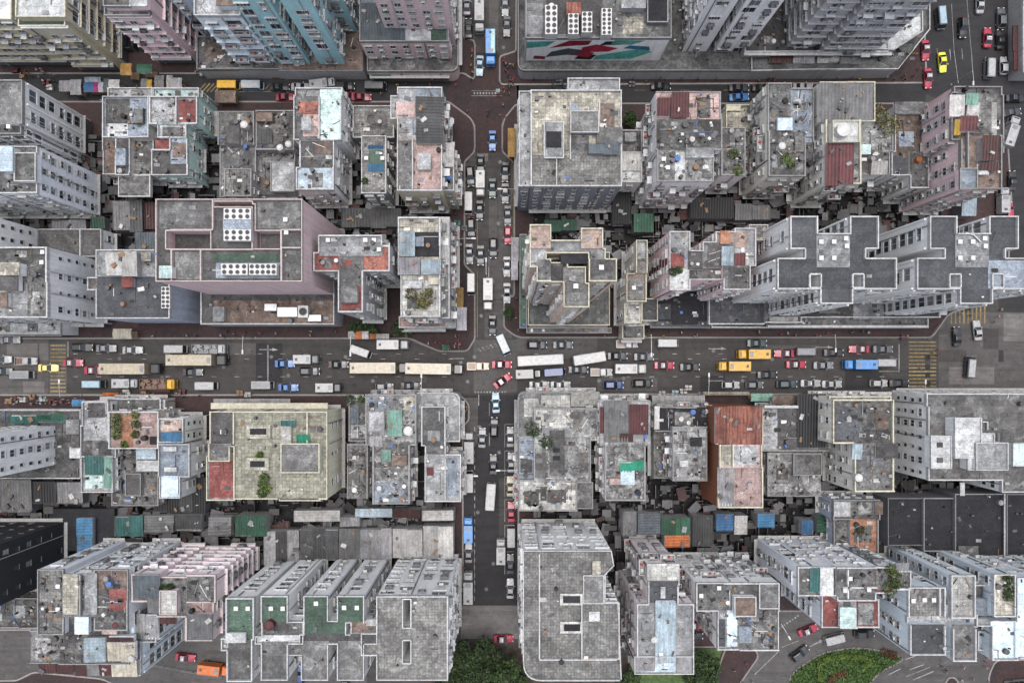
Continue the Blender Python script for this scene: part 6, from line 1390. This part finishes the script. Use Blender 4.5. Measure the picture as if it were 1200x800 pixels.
# ------------------------------------------------------------------ people
def person_mesh(shirt, legs, stride, skirt=False):
    me = bpy.data.meshes.new('skeleton')
    s = stride
    v = [(0,0,.92),(0,0,1.12),(0,0,1.36),(0,0,1.47),(0,.01,1.56),(0,.02,1.68),(-.17,0,1.36),(-.23,-.12*s,1.12),(-.24,.05*s,.90),(-.24,.08*s,.82),(.17,0,1.36),(.23,.12*s,1.12),(.24,.0,.90),(.24,-.02*s,.82),
         (-.10,0,.86),(-.11,.20*s,.48),(-.11,.12*s,.10),(-.11,.26*s,.05),(.10,0,.86),(.11,-.10*s,.48),(.11,-.36*s,.12),(.11,-.24*s,.05)]
    e = [(0,1),(1,2),(2,3),(3,4),(4,5),(2,6),(6,7),(7,8),(8,9),(2,10),(10,11),(11,12),(12,13),(0,14),(14,15),(15,16),(16,17),(0,18),(18,19),(19,20),(20,21)]
    rad = [.145,.14,.15,.065,.095,.09,.075,.055,.045,.04,.075,.055,.045,.04,.095,.07,.055,.05,.095,.07,.055,.05]
    me.from_pydata(v, e, [])
    o = bpy.data.objects.new('skeleton', me); col.objects.link(o)
    md = o.modifiers.new('skin', 'SKIN')
    for i, r in enumerate(rad): me.skin_vertices[0].data[i].radius = (r, r*.8)
    me.skin_vertices[0].data[0].use_root = True
    o.modifiers.new('sub', 'SUBSURF').levels = 1
    dg = bpy.context.evaluated_depsgraph_get()
    m2 = bpy.data.meshes.new_from_object(o.evaluated_get(dg)); m2.name = 'person'
    bpy.data.objects.remove(o); m2.materials.clear()
    for m in (shirt, legs, 'skin', 'hair'): m2.materials.append(MATS[m])
    for p in m2.polygons:
        c = p.center
        p.material_index = 3 if c.z > 1.60 or (c.z > 1.52 and c.y < .0) else 2 if c.z > 1.42 or (abs(c.x) > .20 and c.z < 1.05) else 0 if c.z > .90 else 1
        p.use_smooth = True
    return m2
MATS['pw'] = m_plain('white_shirt', (.55,.55,.54), .9); MATS['pb'] = m_plain('black_clothes', (.02,.02,.024), .9); MATS['pj'] = m_plain('denim', (.05,.07,.12), .9); MATS['pr'] = m_plain('red_shirt', (.38,.05,.06), .9); MATS['py'] = m_plain('yellow_shirt', (.5,.38,.08), .9); MATS['pg'] = m_plain('grey_shirt', (.2,.2,.21), .9); MATS['pk'] = m_plain('pink_shirt', (.5,.26,.28), .9)
PM = [(person_mesh(a, c, s), d) for a, c, s, d in [('pw','pj',1,'white shirt and blue jeans'),('pb','pb',.8,'black clothes'),('pg','pb',1,'grey top and black trousers'),('pr','pj',.6,'red shirt and blue jeans'),('py','pb',.9,'yellow shirt and black trousers'),('pk','pg',.5,'pink top and grey trousers')]]
rp = random.Random(21)
zones = [((530,150,541,395),16,'on the pavement beside the side street'),((604,345,612,392),6,'on the pavement by the cross-shaped tower'),((500,398,553,408),10,'on the brick corner by the green stall'),((552,60,556,104),6,'at the kerb by the pink corner tower'),((588,70,603,112),14,'on the brick pavement by the mural wall'),((541,120,606,140),3,'crossing the brick junction'),
         ((10,464,95,474),18,'on the busy pavement by the white office tower'),((110,460,240,465),10,'on the pavement by the roof garden tenement'),((230,84,420,88),16,'on the market street pavement under teal slabs'),((440,90,540,116),10,'walking along the market street by the corner tenement'),((20,82,70,100),12,'among the stalls by the tan tower'),((610,86,1040,98),26,'on the market street pavement under the podium'),((1040,70,1080,96),7,'on the brick corner below the chamfered podium'),
         ((700,388,1080,394),16,'on the main road pavement under the cruciform towers'),((150,388,400,395),10,'on the main road pavement by the pink block'),((1075,400,1096,452),4,'using the yellow crossing by the avenue'),((545,470,551,490),4,'at the corner by the rounded pale ledge'),((542,600,546,700),6,'on the pavement of the lower street'),((604,480,609,700),7,'on the pavement beside the parking bays'),((855,765,880,798),3,'on the brick path by the curved road'),((1100,765,1160,800),8,'near the traffic island by the pale blue block'),((1120,362,1170,384),5,'near the yellow crossing of the avenue')]
for (x0,y0,x1,y1), n, place in zones:
    for i in range(int(n*1.5)):
        me, d = rp.choice(PM); x, y, _ = W(rp.uniform(x0,x1), rp.uniform(y0,y1))
        o = obj('person', me, None, (x, y, .14), rp.choice([0,1.57,3.14,4.71])+rp.uniform(-.3,.3)); k = rp.uniform(.93,1.05); o.scale = (k,k,k)
        tag(o, f'person in {d} {place}', 'person', 'people '+place)
# rider on the motorbike
me, d = PM[1]; o = obj('person', me, None, (*W(572,133)[:2], .05), math.radians(-10)); tag(o, 'rider in black clothes on the motorbike at the brick junction', 'person')
